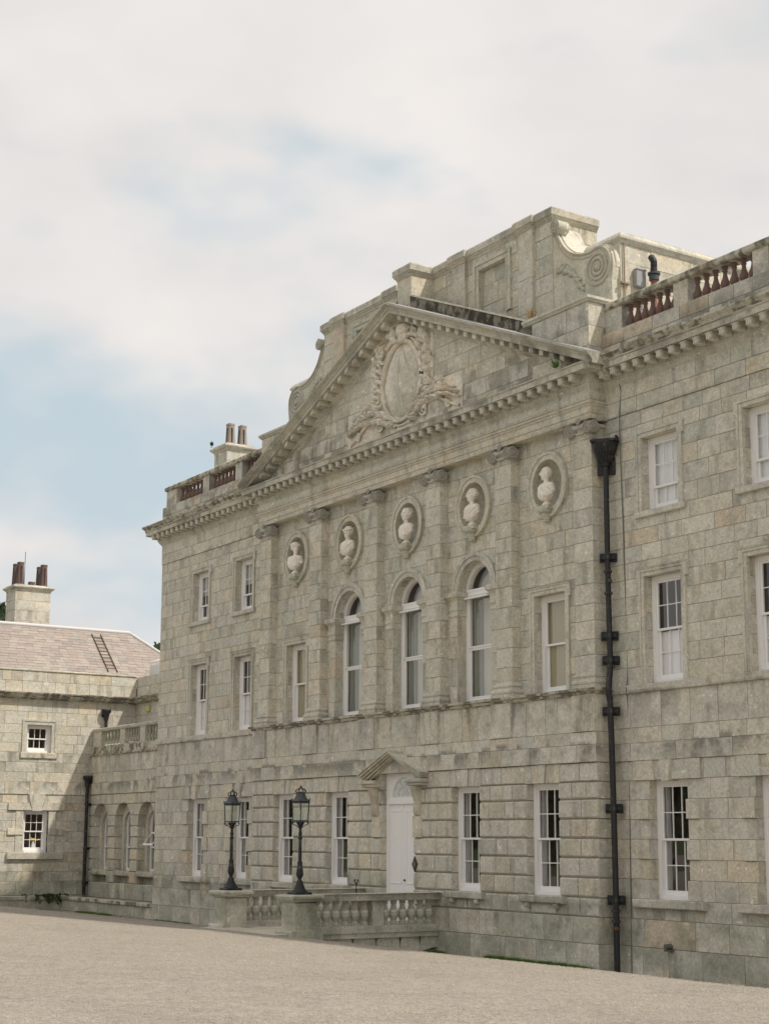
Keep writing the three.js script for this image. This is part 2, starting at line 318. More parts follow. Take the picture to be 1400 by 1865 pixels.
// raised architrave round an opening
function surround(owner, x, y0, y1, w, zf, o = {}) {
  const a = x - w / 2 + .004, b = x + w / 2 - .004, W = o.W ?? .15, l = []; y1 -= .004;
  const bb = [[0, W * .62, .03], [W * .62, W, .052]];
  for (const [i, j, p] of bb) l.push(box(a - j, a - i, y0, y1 + j, zf - .05, zf + p), box(b + i, b + j, y0, y1 + j, zf - .05, zf + p), box(a - i, b + i, y1 + i, y1 + j, zf - .05, zf + p));
  if (o.ears) l.push(box(a - W - .055, a - W, y1 - .13, y1 + W, zf - .05, zf + .052), box(b + W, b + W + .055, y1 - .13, y1 + W, zf - .05, zf + .052));
  mesh('window_surround', join(l), stoneM[[0, 1, 2, 5][Math.floor(R() * 4)]], owner);
  if (o.hood) mesh('hood_mould', sweep([[0, y1 + W - .005], [.06, y1 + W], [.075, y1 + W + .035], [.02, y1 + W + .05], [0, y1 + W + .05]], [[a - W - .05, zf], [b + W + .05, zf]]), stoneDim, owner);
  if (o.sill) mesh('window_sill', box(a - W - .06, b + W + .06, y0 - .13, y0, zf - .28, zf + .085, .012), stoneM[1], owner);
}
// ───────────── the great house ─────────────
const HW = 15.47;
const house = thing('country_house', 'long three storey granite mansion with pedimented centre and rooftop balustrade', 'mansion');
const interiorM = mat([.26, .17, .10], .8), plasterM = mat([.46, .42, .35], .95);
const WX = [9.41, 12.42], WW = 1.13;
// wings
for (const s of [-1, 1]) {
  const xs = WX.map(v => s * v), a = s < 0 ? -HW : 7.58, b = s < 0 ? -7.58 : 13.3;
  const H = []; for (const x of xs) H.push([x - WW / 2, x + WW / 2, .36, 2.83], [x - WW / 2, x + WW / 2, 4.86, 7.18], [x - WW / 2, x + WW / 2, 8.6, 10.25]);
  const lay1 = (x0, x1, kind, len) => {
    const o = { x0, x1, owner: house, zb: -.3, holes: H, len };
    courses({ ...o, kind: kind || 'plinth_block', ys: [-1.7, -.62, -.05], zf: .03, len: len || [.7, 1.3] });
    courses({ ...o, kind: kind || 'ashlar_block', ys: rows([-.05, .36], steps(.36, 2.83, 6), [2.83, 3.24]), zf: 0 });
    courses({ ...o, kind: kind || 'band_block', ys: [3.24, 3.62], zf: .035, len: len || [.7, 1.3] });
    courses({ ...o, kind: kind || 'ashlar_block', ys: [3.62, 3.95, 4.7], zf: 0, len: len || [.6, 1.2] });
    courses({ ...o, kind: kind || 'ashlar_block', ys: rows(steps(4.86, 7.18, 6), steps(7.18, 8.6, 4), steps(8.6, 10.25, 4), steps(10.25, 10.89, 2)), zf: 0 });
    courses({ ...o, kind: kind || 'frieze_block', ys: steps(10.89, 11.58, 2), zf: .03, len: len || [.8, 1.5] });
  };
  lay1(a, b); if (s > 0) lay1(13.3, HW, 'outer_ashlar_block', [.7, 1.2]);
  const A = s < 0 ? -HW : 7.5, B = s < 0 ? -7.5 : HW;
  mesh('wall_core', prism(rect(A + .02, B - .02, -1.7, 11.6), -.3, -.011, H.map(h => rect(h[0] - .012, h[1] + .012, h[2] - .012, h[3] + .012))), mortar, house);
  mesh('sill_course', join([box(A - .03, B + .03, 4.69, 4.865, -.3, .06, .012)]), stoneM[3], house);
  for (const x of xs) {
    if (Math.abs(x) > 13) continue;
    sashWindow(house, x, .36, 2.83, WW, -.2, 3, 2, 2, { shutter: true });
    sashWindow(house, x, 4.865, 7.18, WW, -.2, 3, 2, 2, { blind: [blindWhite, 4.95, 5.98] });
    sashWindow(house, x, 8.6, 10.25, WW, -.2, 3, 2, 1, { blind: [s < 0 ? blindGrey : blindWhite, s < 0 ? 9.5 : 8.7, 10.2] });
    surround(house, x, 4.87, 7.18, WW, 0, { ears: true, hood: true });
    surround(house, x, 8.6, 10.25, WW, 0, { ears: true, sill: true });
    // blocked surround of the lowest window
    for (let k = 0; k < 6; k++) if (k % 2 === 0) for (const q of [-1, 1]) { const ya = .36 + k * .4117, xi = x + q * (WW / 2 - .005), xo = xi + q * .34; lay('surround_block', house, blk(Math.min(xi, xo), Math.max(xi, xo), ya + .005, ya + .407, -.22, .065, .012), pickTint()); }
    for (const q of [-1, 1]) lay('surround_block', house, prism(q < 0 ? [[x - 1.0, 2.83], [x - .36, 2.83], [x - .43, 3.235], [x - 1.0, 3.235]] : [[x + .36, 2.83], [x + 1.0, 2.83], [x + 1.0, 3.235], [x + .43, 3.235]], -.2, .06), pickTint());
    for (const q of [-1, 1]) lay('surround_block', house, prism(rect(x + (q < 0 ? -.41 : .13), x + (q < 0 ? -.13 : .41), 2.835, 2.99), -.2, .03), 1);
    lay('surround_block', house, prism([[x - .10, 2.80], [x + .10, 2.80], [x + .15, 3.24], [x - .15, 3.24]], -.2, .10), 2);
    mesh('window_sill', box(x - 1.04, x + 1.04, .19, .365, -.25, .14, .02), stoneM[3], house);
  }
}
// centre, ground storey: rusticated
const GX = [2.95, 5.88];
{
  const gx = [-GX[1], -GX[0], GX[0], GX[1]], H = gx.map(x => [x - WW / 2, x + WW / 2, .36, 2.83]); H.push([-.75, .75, -1, 3.24]);
  const E = 7.75, o = { x0: -E, x1: E, owner: house, zb: -.05, holes: H };
  courses({ ...o, kind: 'plinth_block', ys: [-1.7, -.6, -.05], zf: .54, len: [.6, 1.1] });
  courses({ ...o, kind: 'rusticated_block', ys: [-.05, .36, .78, 1.2, 1.615, 2.03, 2.45, 2.83], zf: .5, len: [.42, .82], gap: .012, gy: .026, cx: .016, cy: .032, cz: .042 });
  courses({ ...o, kind: 'rusticated_block', ys: [2.83, 3.24], zf: .5, len: [.5, .8], gap: .012, gy: .018, cx: .014, cy: .02, cz: .022, holes: [...H, ...gx.map(x => [x - .62, x + .62, 2.83, 3.24])] });
  for (const x of gx) { const e = [-.62, -.34, -.105, .105, .34, .62], t = [-.62, -.44, -.15, .15, .44, .62]; for (let i = 0; i < 5; i++) lay('voussoir', house, prism([[x + e[i] + .005, 2.83], [x + e[i + 1] - .005, 2.83], [x + t[i + 1] - .005, 3.232], [x + t[i] + .005, 3.232]], .1, i === 2 ? .53 : .497 + rr(-.004, .006)), pickTint()); }
  courses({ ...o, holes: [], kind: 'band_block', ys: [3.24, 3.62], zf: .545, x0: -E - .03, x1: E + .03, len: [.7, 1.2] });
  courses({ ...o, holes: [], kind: 'dado_block', ys: [3.62, 3.9], zf: .5, len: [.7, 1.3] });
  courses({ ...o, holes: [], kind: 'dado_block', ys: [3.9, 4.72], zf: .47, len: [.55, 1.0] });
  for (const c of [-7.36, -4.4, -1.47, 1.47, 4.4, 7.36]) lay('dado_block', house, blk(c - .38, c + .38, 3.905, 4.71, .2, .535, .008), pickTint());
  mesh('wall_core', prism(rect(-E + .02, E - .02, -1.7, 4.7), -.05, .456, H.map(h => rect(h[0] - .012, h[1] + .012, h[2] - .7 * (h[2] < 0), h[3] + .012))), mortar, house);
  mesh('sill_course', sweep([[-.3, 4.70], [0, 4.70], [.03, 4.72], [.05, 4.77], [.11, 4.79], [.12, 4.84], [.07, 4.855], [-.3, 4.87]], [[-E, -.02], [-E, .5], [E, .5], [E, -.02]]), grimeM, house);
  for (const x of gx) {
    sashWindow(house, x, .36, 2.83, WW, .3, 3, 2, 2, { shutter: true });
    mesh('window_sill', box(x - .76, x + .76, .2, .362, .2, .62, .02), stoneM[3], house);
    for (const q of [-1, 1]) mesh('sill_bracket', join([box(x + q * .5 - .075, x + q * .5 + .075, .09, .2, .48, .6, .03)]), stoneM[1], house);
  }
}
// centre, upper storeys
const OX = [-5.84, -2.92, 0, 2.92, 5.84], AX = [-2.92, 0, 2.92], FXw = 5.82;
{
  const H = [[-FXw - WW / 2, -FXw + WW / 2, 4.86, 7.18], [FXw - WW / 2, FXw + WW / 2, 4.86, 7.18], ...AX.map(x => [x - .70, x + .70, 4.8, 7.4])];
  const archPts = (x, r, y0) => [[x + r, y0], ...ellPts(x, 7.67, r, r, 24, 0, Math.PI, true), [x - r, y0]];
  const oy = 9.74;
  const cutters = [...OX.map(x => ({ x0: x - .6, x1: x + .6, y0: oy - .67, y1: oy + .67, g: prism(ellPts(x, oy, .6, .67, 40), -.6, .6) })), ...AX.map(x => ({ x0: x - .70, x1: x + .70, y0: 7.2, y1: 8.37, g: prism(archPts(x, .70, 7.2), -.6, .6) }))];
  const clip = (g, a, b, y0, y1) => { const c = cutters.filter(q => q.x0 < b && q.x1 > a && q.y0 < y1 && q.y1 > y0); if (!c.length) return g; const r = cut(g, c.map(q => q.g)); return r.attributes.position.count > 3 ? r : null; };
  courses({ x0: -7.5, x1: 7.5, owner: house, zb: -.2, zf: .15, holes: H, kind: 'ashlar_block', ys: rows(steps(4.86, 7.18, 6), steps(7.18, 7.4, 1), steps(7.4, 10.95, 9)), clip, len: [.5, .95] });
  mesh('wall_core', prism(rect(-7.5, 7.5, 4.7, 10.98), -.3, .139, [...H.slice(0, 2).map(h => rect(h[0] - .012, h[1] + .012, h[2] - .01, h[3] + .012)), ...AX.map(x => archPts(x, .712, 4.8)), ...OX.map(x => ellPts(x, oy, .61, .68, 40).reverse())]), mortar, house);
  for (const x of [-FXw, FXw]) { sashWindow(house, x, 4.87, 7.18, WW, -.05, 1, 1, 1, { blind: [blindTan, 4.95, 7.1], mid: 6.03 }); surround(house, x, 4.87, 7.18, WW, .15, { ears: true, hood: true }); }
  // arched windows
  for (const x of AX) {
    mesh('archivolt', join([0, 1].map(k => { const r0 = k ? .82 : .697, r1 = k ? .92 : .822, p = [...ellPts(x, 7.67, r1, r1, 28, 0, Math.PI, true), ...ellPts(x, 7.67, r0, r0, 28, Math.PI, 0, true)]; return prism(p, .1, k ? .215 : .19); })), stoneM[k0(x)], house);
    for (const q of [-1, 1]) {
      const xa = x + q * .695, xb = x + q * 1.0, A = Math.min(xa, xb), B = Math.max(xa, xb);
      const ys = [4.87, 5.32, 6.0, 6.55, 7.06];
      for (let k = 0; k < 4; k++) lay('jamb_block', house, blk(A, B, ys[k] + .004, ys[k + 1] - .004, -.16, k ? .18 : .195, .006), pickTint());
      mesh('impost', sweep([[-.2, 7.04], [.012, 7.05], [.03, 7.08], [.012, 7.12], [.012, 7.2], [.035, 7.22], [.035, 7.26], [.02, 7.3], [.025, 7.45], [.07, 7.52], [.11, 7.55], [.12, 7.64], [.09, 7.67], [-.2, 7.675]], [[A, -.1], [A, .18], [B, .18], [B, -.1]]), stoneM[5], house);
    }
    const w = part('arched_window', house), F = .1, z = -.09, r = .70;
    const ring = (ra, rb, za, zb) => prism([...ellPts(x, 7.67, ra, ra, 28, 0, Math.PI, true), ...ellPts(x, 7.67, rb, rb, 28, Math.PI, 0, true)], za, zb);
    mesh('frame', join([ring(r, r - F, z - .13, z), box(x - r, x - r + F, 4.87, 7.67, z - .13, z), box(x + r - F, x + r, 4.87, 7.67, z - .13, z), box(x - r + F, x + r - F, 4.87, 4.96, z - .13, z + .02), box(x - r + F, x + r - F, 7.56, 7.68, z - .13, z + .03)]), paint, w);
    const i = r - F;
    mesh('sash', join([box(x - i, x - i + .05, 4.96, 6.26, z - .08, z - .04), box(x + i - .05, x + i, 4.96, 6.26, z - .08, z - .04), box(x - i, x + i, 6.2, 6.26, z - .085, z - .035), box(x - i, x + i, 4.96, 5.05, z - .085, z - .035)]), paint, w);
    mesh('sash', join([box(x - i, x - i + .04, 6.26, 7.56, z - .05, z - .01), box(x + i - .04, x + i, 6.26, 7.56, z - .05, z - .01), box(x - i, x + i, 6.26, 6.3, z - .05, z - .01), box(x - i, x + i, 7.5, 7.56, z - .05, z - .01)]), paint, w);
    const pl = (ya, yb, zz) => { const p = new THREE.PlaneGeometry(2 * i, yb - ya); p.rotateX(rr(-.004, .004)); p.translate(x, (ya + yb) / 2, zz); mesh('pane', p.toNonIndexed(), glass, w); };
    pl(5.05, 6.2, z - .06); pl(6.3, 7.5, z - .03);
    const sg = new THREE.ShapeGeometry(new THREE.Shape(ellPts(x, 7.68, i, i, 24, 0, Math.PI, true).map(p => new THREE.Vector2(...p)))); sg.translate(0, 0, z - .05); mesh('pane', U(sg), glass, w);
    mesh('tilted_fanlight', xf(box(x - i + .02, x + i - .02, 7.66, 7.72, z - .02, z + .05), (a, b, c) => [a, b + (c - z) * .0, c + (b - 7.66) * .2]), paint, w);
    const vent = box(x - i + .02, x + i * .62, -.045, 0, 0, .13, .01); mesh('tilted_fanlight', xf(vent, (a, b, c) => [a, 7.55 + b - c * .3, z + .03 + c]), paint, w);
    for (const q of [-1, 1]) mesh('shutter', join([box(x + q * (i - .03) - .03, x + q * (i - .03) + .03, 5, 7.6, z - .75, z - .16), box(x + q * (i - .10) - .02, x + q * (i - .10) + .02, 5.1, 7.4, z - .62, z - .3)]), shutterM(), w);
    { const cg = []; const n = 22; for (let k = 0; k < n; k++) { const xa = lerp(x - .62, x + .62, k / n), xb = lerp(x - .62, x + .62, (k + 1) / n), d0 = .03 * Math.sin(k * 1.7), d1 = .03 * Math.sin((k + 1) * 1.7); if (k > 13 && k < 17) continue; quad(cg, [xa, 4.9, z - .4 - d0], [xb, 4.9, z - .4 - d1], [xb, 7.55, z - .4 - d1], [xa, 7.55, z - .4 - d0]); } mesh('curtain_and_sky_reflection', flat(cg), curtainAndSkyPale, w); const hd = new THREE.ShapeGeometry(new THREE.Shape(ellPts(x - .1, 7.62, .5, .56, 20, Math.PI * .25, Math.PI, true).map(p => new THREE.Vector2(...p)))); hd.translate(0, 0, z - .36); mesh('curtain_and_sky_reflection', U(hd), curtainAndSkyPale, w); }  // pale arch-head sheet paints in the sky reflection; the pleated part is a curtain
  }
  // oval niches
  for (const x of OX) {
    const ringP = (a0, b0, a1, b1, z0, z1) => prism(ellPts(x, oy, a1, b1, 48), z0, z1, [ellPts(x, oy, a0, b0, 48).reverse()]);
    const n = part('oval_niche', house);
    mesh('niche_frame', join([ringP(.535, .605, .66, .73, .05, .215), ringP(.655, .725, .72, .79, .05, .24)]), stoneM[k0(x + 1)], n);
    const sh = new THREE.SphereGeometry(1, 36, 18, 0, Math.PI * 2, Math.PI / 2, Math.PI / 2); sh.rotateX(Math.PI / 2); sh.scale(.57, .64, .5); sh.translate(x, oy, .14); mesh('niche_bowl', U(sh), stone, n);
    mesh('bracket', join([move(ball(.2, .1, .17, 10), x, oy - .62, .26), move(ball(.13, .15, .12, 10), x, oy - .72, .24), move(ball(.1, .045, .1, 8), x, oy - .86, .22), prism([[x - .22, oy - .6], [x + .22, oy - .6], [x + .2, oy - .5], [x - .2, oy - .5]], -.05, .36)]), stoneM[5], n);
  }
}
function k0(x) { return [0, 1, 2, 4, 5][Math.floor(Math.abs(x * 7.3) % 5)]; }
function shutterM() { return shutterM.m || (shutterM.m = mat([.36, .38, .33], .7)); }
// giant pilasters with Ionic capitals
const spiral = (R0, R1, turns, hand = 1, n = 40) => Array.from({ length: n + 1 }, (_, i) => { const t = i / n, a = t * turns * Math.PI * 2, r = lerp(R0, R1, Math.pow(t, .85)); return [r * Math.cos(a + Math.PI / 2) * hand, r * Math.sin(a + Math.PI / 2), 0]; });
const voluteGeo = (() => { const l = []; const d = cyl(.14, .14, .07, 20); d.rotateX(Math.PI / 2); l.push(d); for (const s of [1, -1]) { l.push(move(tube(spiral(.14, .035, 2.1, s), .024, 50, 5), 0, 0, s * .036)); l.push(move(ball(.034, .034, .035, 6), 0, 0, s * .04)); } return join(l); })();
const capitalDark = mat([.38, .36, .31], .95, { bumpMap: stoneBump, bumpScale: .01 });
for (const c of [-7.33, -4.4, -1.47, 1.47, 4.4, 7.33]) {
  const ys = [5.2]; while (ys[ys.length - 1] < 10.1) ys.push(ys[ys.length - 1] + rr(.34, .5)); ys[ys.length - 1] = 10.46;
  for (let k = 0; k < ys.length - 1; k++) lay('pilaster_block', house, blk(c - .315, c + .315, ys[k] + .004, ys[k + 1] - .004, -.04, .4 + rr(-.002, .003), .007), pickTint());
  mesh('pilaster_base', sweep([[-.1, 4.86], [.1, 4.86], [.1, 4.93], [.075, 4.935], [.095, 4.96], [.1, 5.0], [.08, 5.035], [.045, 5.05], [.035, 5.09], [.06, 5.11], [.065, 5.14], [.045, 5.165], [.01, 5.18], [.004, 5.22], [-.1, 5.22]], [[c - .315, -.02], [c - .315, .4], [c + .315, .4], [c + .315, -.02]]), stoneM[3], house);
  const cp = part('ionic_capital', house);
  mesh('neck', sweep([[-.05, 10.44], [.0, 10.44], [.022, 10.47], [.022, 10.5], [.004, 10.52], [.004, 10.7], [.06, 10.74], [.07, 10.8], [-.05, 10.83]], [[c - .315, 0], [c - .315, .4], [c + .315, .4], [c + .315, 0]]), stoneM[8], cp);
  mesh('abacus', join([prism([[c - .44, -.16], [c - .3, -.06], [c, -.02], [c + .3, -.06], [c + .44, -.16], [c + .46, -.6], [c - .46, -.6]].map(p => [p[0], -p[1]]), 0, .055)].map(g => { g.rotateX(Math.PI / 2); g.translate(0, 10.925, .33 - .01); return xf(g, (x, y, z) => [x, y, .64 - z]); })), capitalDark, cp);
  for (const q of [-1, 1]) {
    const v = mesh('volute', voluteGeo, capitalDark, cp); v.position.set(c + q * .30, 10.7, .465); v.rotation.y = q < 0 ? .4 : .15;
    const v2 = mesh('volute', voluteGeo, capitalDark, cp); v2.position.set(c + q * .385, 10.7, .375); v2.rotation.y = q * 1.33;
  }
  const eg = []; for (let k = -2; k <= 2; k++) eg.push(move(ball(.042, .055, .04, 6), c + k * .095, 10.78, .45));
  mesh('egg_moulding', join(eg), stoneM[1], cp);
  mesh('flower', join([...[0, 1, 2, 3, 4].map(k => move(ball(.04, .04, .03, 6), c + .045 * Math.cos(k * 1.2566), 10.885 + .045 * Math.sin(k * 1.2566), .5)), move(ball(.03, .03, .04, 6), c, 10.885, .51)]), capitalDark, cp);
  const fest = []; for (let k = 0; k <= 10; k++) { const t = k / 10 * 2 - 1; fest.push(move(ball(.028, .03, .028, 5), c + t * .25, 10.66 - .05 * (1 - t * t), .43)); } mesh('festoon', join(fest), stoneM[3], cp);
}
// entablature and cornice
const plan = [[-HW, -9.5], [-HW, 0], [-7.65, 0], [-7.65, .4], [7.65, .4], [7.65, 0], [HW, 0], [HW, -9.5]];
const planC = plan.slice(2, 6);
mesh('architrave', sweep([[-.3, 10.92], [.02, 10.92], [.02, 11.05], [.04, 11.05], [.04, 11.2], [.06, 11.21], [.075, 11.25], [.11, 11.27], [.11, 11.31], [-.3, 11.312]], planC), stoneM[4], house);
mesh('pulvinated_frieze', sweep([[-.3, 11.312], [.01, 11.312], [.055, 11.35], [.085, 11.42], [.09, 11.47], [.08, 11.53], [.05, 11.59], [.01, 11.62], [-.3, 11.62]], planC), stoneM[0], house);
mesh('entablature_core', box(-7.55, 7.55, 10.93, 12.08, -.3, .33), mortar, house);
mesh('cornice', sweep([[-.2, 11.56], [.035, 11.57], [.05, 11.6], [.10, 11.66], [.115, 11.71], [.14, 11.72], [.14, 11.925], [.45, 11.92], [.45, 11.93], [.45, 12.05], [.48, 12.07], [.48, 12.095], [-.2, 12.13]], plan), stoneM[8], house);
for (const s of [-1, 1]) mesh('cyma_moulding', sweep([[.3, 12.09], [.47, 12.096], [.49, 12.14], [.53, 12.17], [.56, 12.2], [.565, 12.25], [-.1, 12.31]], s < 0 ? plan.slice(0, 4) : plan.slice(4)), grimeM, house);
{
  const mo = (w, y0, y1, z0, z1) => join([box(-w / 2, w / 2, y0, y1, z0, z1, .012), box(-w / 2 - .012, w / 2 + .012, y1 - .03, y1 + .005, z0, z1 + .012, .004)]);
  const g = mo(.16, 11.765, 11.91, .12, .40);
  const at = (x, z) => { const m = mesh('modillion', g, stoneM[[0, 2, 3, 6][Math.floor(R() * 4)]], house); m.position.set(x, 0, z); };
  for (let i = -20; i <= 20; i++) at(i * .372, .4);
  for (const s of [-1, 1]) for (let i = 0; i < 21; i++) at(s * (8.02 + i * .372), 0);
  const rs = .425, rake = x => (8.21 - Math.abs(x)) * rs;
  mesh('raking_cornice', sweep([[-.12, 11.72], [-.06, 11.74], [-.03, 11.8], [.04, 11.84], [.06, 11.86], [.06, 12.0], [.40, 12.0], [.40, 12.1], [.43, 12.115], [.45, 12.15], [.5, 12.18], [.555, 12.21], [.565, 12.255], [-.2, 12.30]], [[-8.2, .4], [-4, .4], [0, .4], [4, .4], [8.2, .4]], false, rake), stoneM[8], house);
  mesh('lead_flashing', sweep([[-.2, 12.302], [.55, 12.26], [.55, 12.268], [-.2, 12.312]], [[-8.15, .4], [0, .4], [8.15, .4]], false, rake), leadM, house);
  for (let i = 1; i < 21; i++) for (const s of [-1, 1]) { const x = s * (i * .372 + .02); if (Math.abs(x) > 7.35) continue; const w = .08, f = (a, b, c) => [a + x, b + rake(a + x), c + .4]; const gg = xf(box(-w, w, 11.86, 11.995, .05, .35, .01), f); mesh('modillion', U(gg), stoneM[[0, 2, 3][i % 3]], house); }
  // tympanum masonry
  const ty = x => 11.82 + (8.21 - Math.abs(x)) * rs;
  const clipTri = poly => { let p = poly; for (const s of [-1, 1]) { const f = v => (11.82 + (8.21 - s * v[0]) * rs) - v[1], o = []; for (let i = 0; i < p.length; i++) { const a = p[i], b = p[(i + 1) % p.length], fa = f(a), fb = f(b); if (fa >= 0) o.push(a); if ((fa < 0) !== (fb < 0)) { const t = fa / (fa - fb); o.push([lerp(a[0], b[0], t), lerp(a[1], b[1], t)]); } } p = o; if (p.length < 3) return null; } return p; };
  courses({ x0: -7.6, x1: 7.6, owner: house, zb: .1, zf: .33, kind: 'tympanum_block', ys: steps(12.06, 15.42, 8), len: [.6, 1.05], clip: (g, a, b, y0, y1, zf) => { const p = clipTri(rect(a, b, y0 + .005, y1 - .005)); return p ? prism(p, .1, zf) : null; }, tint: () => [2, 6, 10, 6, 1, 3, 2, 6][Math.floor(R() * 8)] });
  mesh('wall_core', prism([[-8, 12.05], [8, 12.05], [0, 15.55]], -.5, .319), mortar, house);
  // gable parapet behind the raking cornice, black with moss
  const mossM = mat([1, 1, 1], 1, { map: tex(1024, 1024, (i, j) => { const m = sstep(.36, .6, fbm(i / 30, j / 42, 5, 3) * .8 + n2(i * .3, j * .3, 9) * .2), k = .7 + .6 * n2(i * .5, j * .5, 4); return [s8(lerp(.30, .075, m) * k), s8(lerp(.275, .06, m) * k), s8(lerp(.21, .045, m) * k)]; }, true, [FW / 5, FH / 5]), bumpMap: stoneBump, bumpScale: .02 });
  for (const s of [-1, 1]) {
    const yb = x => 12.2 + (8.21 - x) * rs;
    const P = (xa, xb, d0, d1) => [[s * xa, yb(xa) + d0], [s * xb, yb(xb) + d0], [s * xb, yb(xb) + d1], [s * xa, yb(xa) + d1]];
    mesh('gable_parapet', prism(P(.3, 5.72, 0, .40), .12, .32), mossM, house);
    mesh('gable_coping', prism(P(.3, 5.76, .40, .45), .09, .36), stoneM[2], house);
    mesh('gable_gutter', prism(P(.3, 5.72, -.3, .22), -.45, .125), mossM, house);
  }
}
// coat of arms carved in the pediment
{
  const armsM = mat([1.34, 1.31, 1.34], .9, { map: stoneMap, bumpMap: stoneBump, bumpScale: .008 });
  const A = part('coat_of_arms', house), zt = .335, cy = 13.66;
  const leaf = (x, y, len, w, ang, lift = .12, curl = .9) => {
    const o = [], n = 6, pt = (t, q) => { const a = ang + curl * t * t, ww = w * Math.sin(Math.PI * Math.min(1, .12 + t * .9)) * (1 - .25 * Math.abs(Math.sin(t * 9)));
      const r = len * t, lx = r * Math.cos(ang + curl * t * .5), ly = r * Math.sin(ang + curl * t * .5); return [x + lx - Math.sin(a) * ww * q, y + ly + Math.cos(a) * ww * q, zt + lift * 1.15 * Math.sin(Math.PI * (.15 + t * .8)) - .055 * Math.abs(q) + .02]; };
    for (let i = 0; i < n; i++) { const t = i / n, u = (i + 1) / n; quad(o, pt(t, -1), pt(u, -1), pt(u, 0), pt(t, 0)); quad(o, pt(t, 0), pt(u, 0), pt(u, 1), pt(t, 1));
      const d = p => [p[0], p[1], zt - .02]; quad(o, d(pt(t, -1)), d(pt(u, -1)), pt(u, -1), pt(t, -1)); quad(o, pt(t, 1), pt(u, 1), d(pt(u, 1)), d(pt(t, 1))); }
    return flat(o);
  };
  mesh('slab', join([prism(rect(-1.55, 1.4, 12.2, 15.05), .2, .345), prism(rect(-2.75, 2.7, 12.14, 13.3), .2, .343)]), armsM, A);
  const sh = ball(.80, 1.02, .2, 24); move(sh, 0, cy, zt - .04); mesh('shield', sh, armsM, A);
  mesh('shield_charge', join([tube([[0, cy + .95, zt + .05], [-.02, cy + .4, zt + .15], [0, cy - .3, zt + .155], [0, cy - .95, zt + .04]], .02, 20, 5), ...[[.24, .40], [.36, .08], [.44, -.3]].map(([a, b]) => move(U(new THREE.TorusGeometry(.13, .022, 6, 22)), a, cy + b, zt + .135 - a * .12)), tube([[.1, cy + .9, zt + .09], [.3, cy + .5, zt + .135], [.55, cy - .05, zt + .11]], .012, 12, 5)]), armsM, A);
  const rim = Array.from({ length: 25 }, (_, i) => { const t = i / 24 * Math.PI * 2; return [.9 * Math.cos(t) * (1 + .05 * Math.cos(4 * t)), cy + 1.1 * Math.sin(t), zt + .06]; });
  mesh('shield_frame', join([tube(rim, .065, 64, 6, true), tube(rim.map(p => [p[0] * 1.13, cy + (p[1] - cy) * 1.1, zt + .03]), .04, 64, 6, true)]), armsM, A);
  for (const s of [-1, 1]) {
    const l = [], q = mulberry(5 + s);
    const scroll = (cx, cyy, R0, tn, hand, r) => l.push(move(tube(spiral(R0, R0 * .18, tn, hand), r, 36, 6), cx, cyy, zt + .07), move(ball(R0 * .2, R0 * .2, .06, 6), cx, cyy, zt + .07));
    scroll(s * 1.12, cy + .95, .2, 1.7, s, .05); scroll(s * 1.22, cy + .35, .15, 1.5, -s, .042); scroll(s * 1.2, cy - .25, .16, 1.5, s, .042); scroll(s * 1.0, cy - .85, .2, 1.6, -s, .05);
    for (let k = 0; k < 24; k++) { const t = k / 23, a = lerp(1.1, -.95, t); l.push(leaf(s * (1.02 + .16 * Math.sin(k * 2.1)), cy + a, .22 + .14 * q(), .045 + .03 * q(), s > 0 ? lerp(1.1, -.9, t) + q() * .8 : Math.PI - lerp(1.1, -.9, t) - q() * .8, .12 + .08 * q(), s * (q() - .3) * 1.8)); }
    mesh('scrollwork', join(l), armsM, A);
    const f = [];
    for (let k = 0; k < 24; k++) { const t = k / 23, bx = s * lerp(.35, 2.45, t), by = 12.5 + .42 * Math.sin(t * 2.6) * (1 - t * .3) + .1; for (const w of [1, -1]) f.push(leaf(bx, by, lerp(.46, .22, t) * (.7 + .5 * q()), lerp(.07, .04, t), (s > 0 ? .25 : Math.PI - .25) + w * (.75 + .4 * q()) * s - s * t * .5, .12 + .09 * q(), -w * s * (.9 + q()))); }
    f.push(move(tube([[s * .3, 12.45, 0], [s * .9, 12.75, .04], [s * 1.6, 12.82, .04], [s * 2.2, 12.55, .02], [s * 2.6, 12.4, 0]], .045, 30, 6), 0, 0, zt + .02));
    for (const [cx, cyy, R0] of [[1.05, 12.62, .19], [1.62, 12.9, .15], [2.15, 12.55, .12]]) f.push(move(tube(spiral(R0, .03, 1.6, s), .036, 30, 6), s * cx, cyy, zt + .07));
    for (let k = 0; k < 7; k++) { const a = k / 7 * Math.PI * 2; f.push(leaf(s * 1.75, 13.18, .24, .06, a + q(), .16, .6)); }
    mesh('acanthus_spray', join(f), armsM, A);
  }
  const fl = []; for (const [x, y] of [[-.95, 14.65], [-1.28, 14.2], [-1.2, 13.7], [.98, 14.75]]) for (let k = 0; k < 6; k++) fl.push(move(ball(.075, .075, .06, 6), x + .09 * Math.cos(k * 1.047), y + .09 * Math.sin(k * 1.047), zt + .1));
  mesh('carved_roses', join(fl), armsM, A);
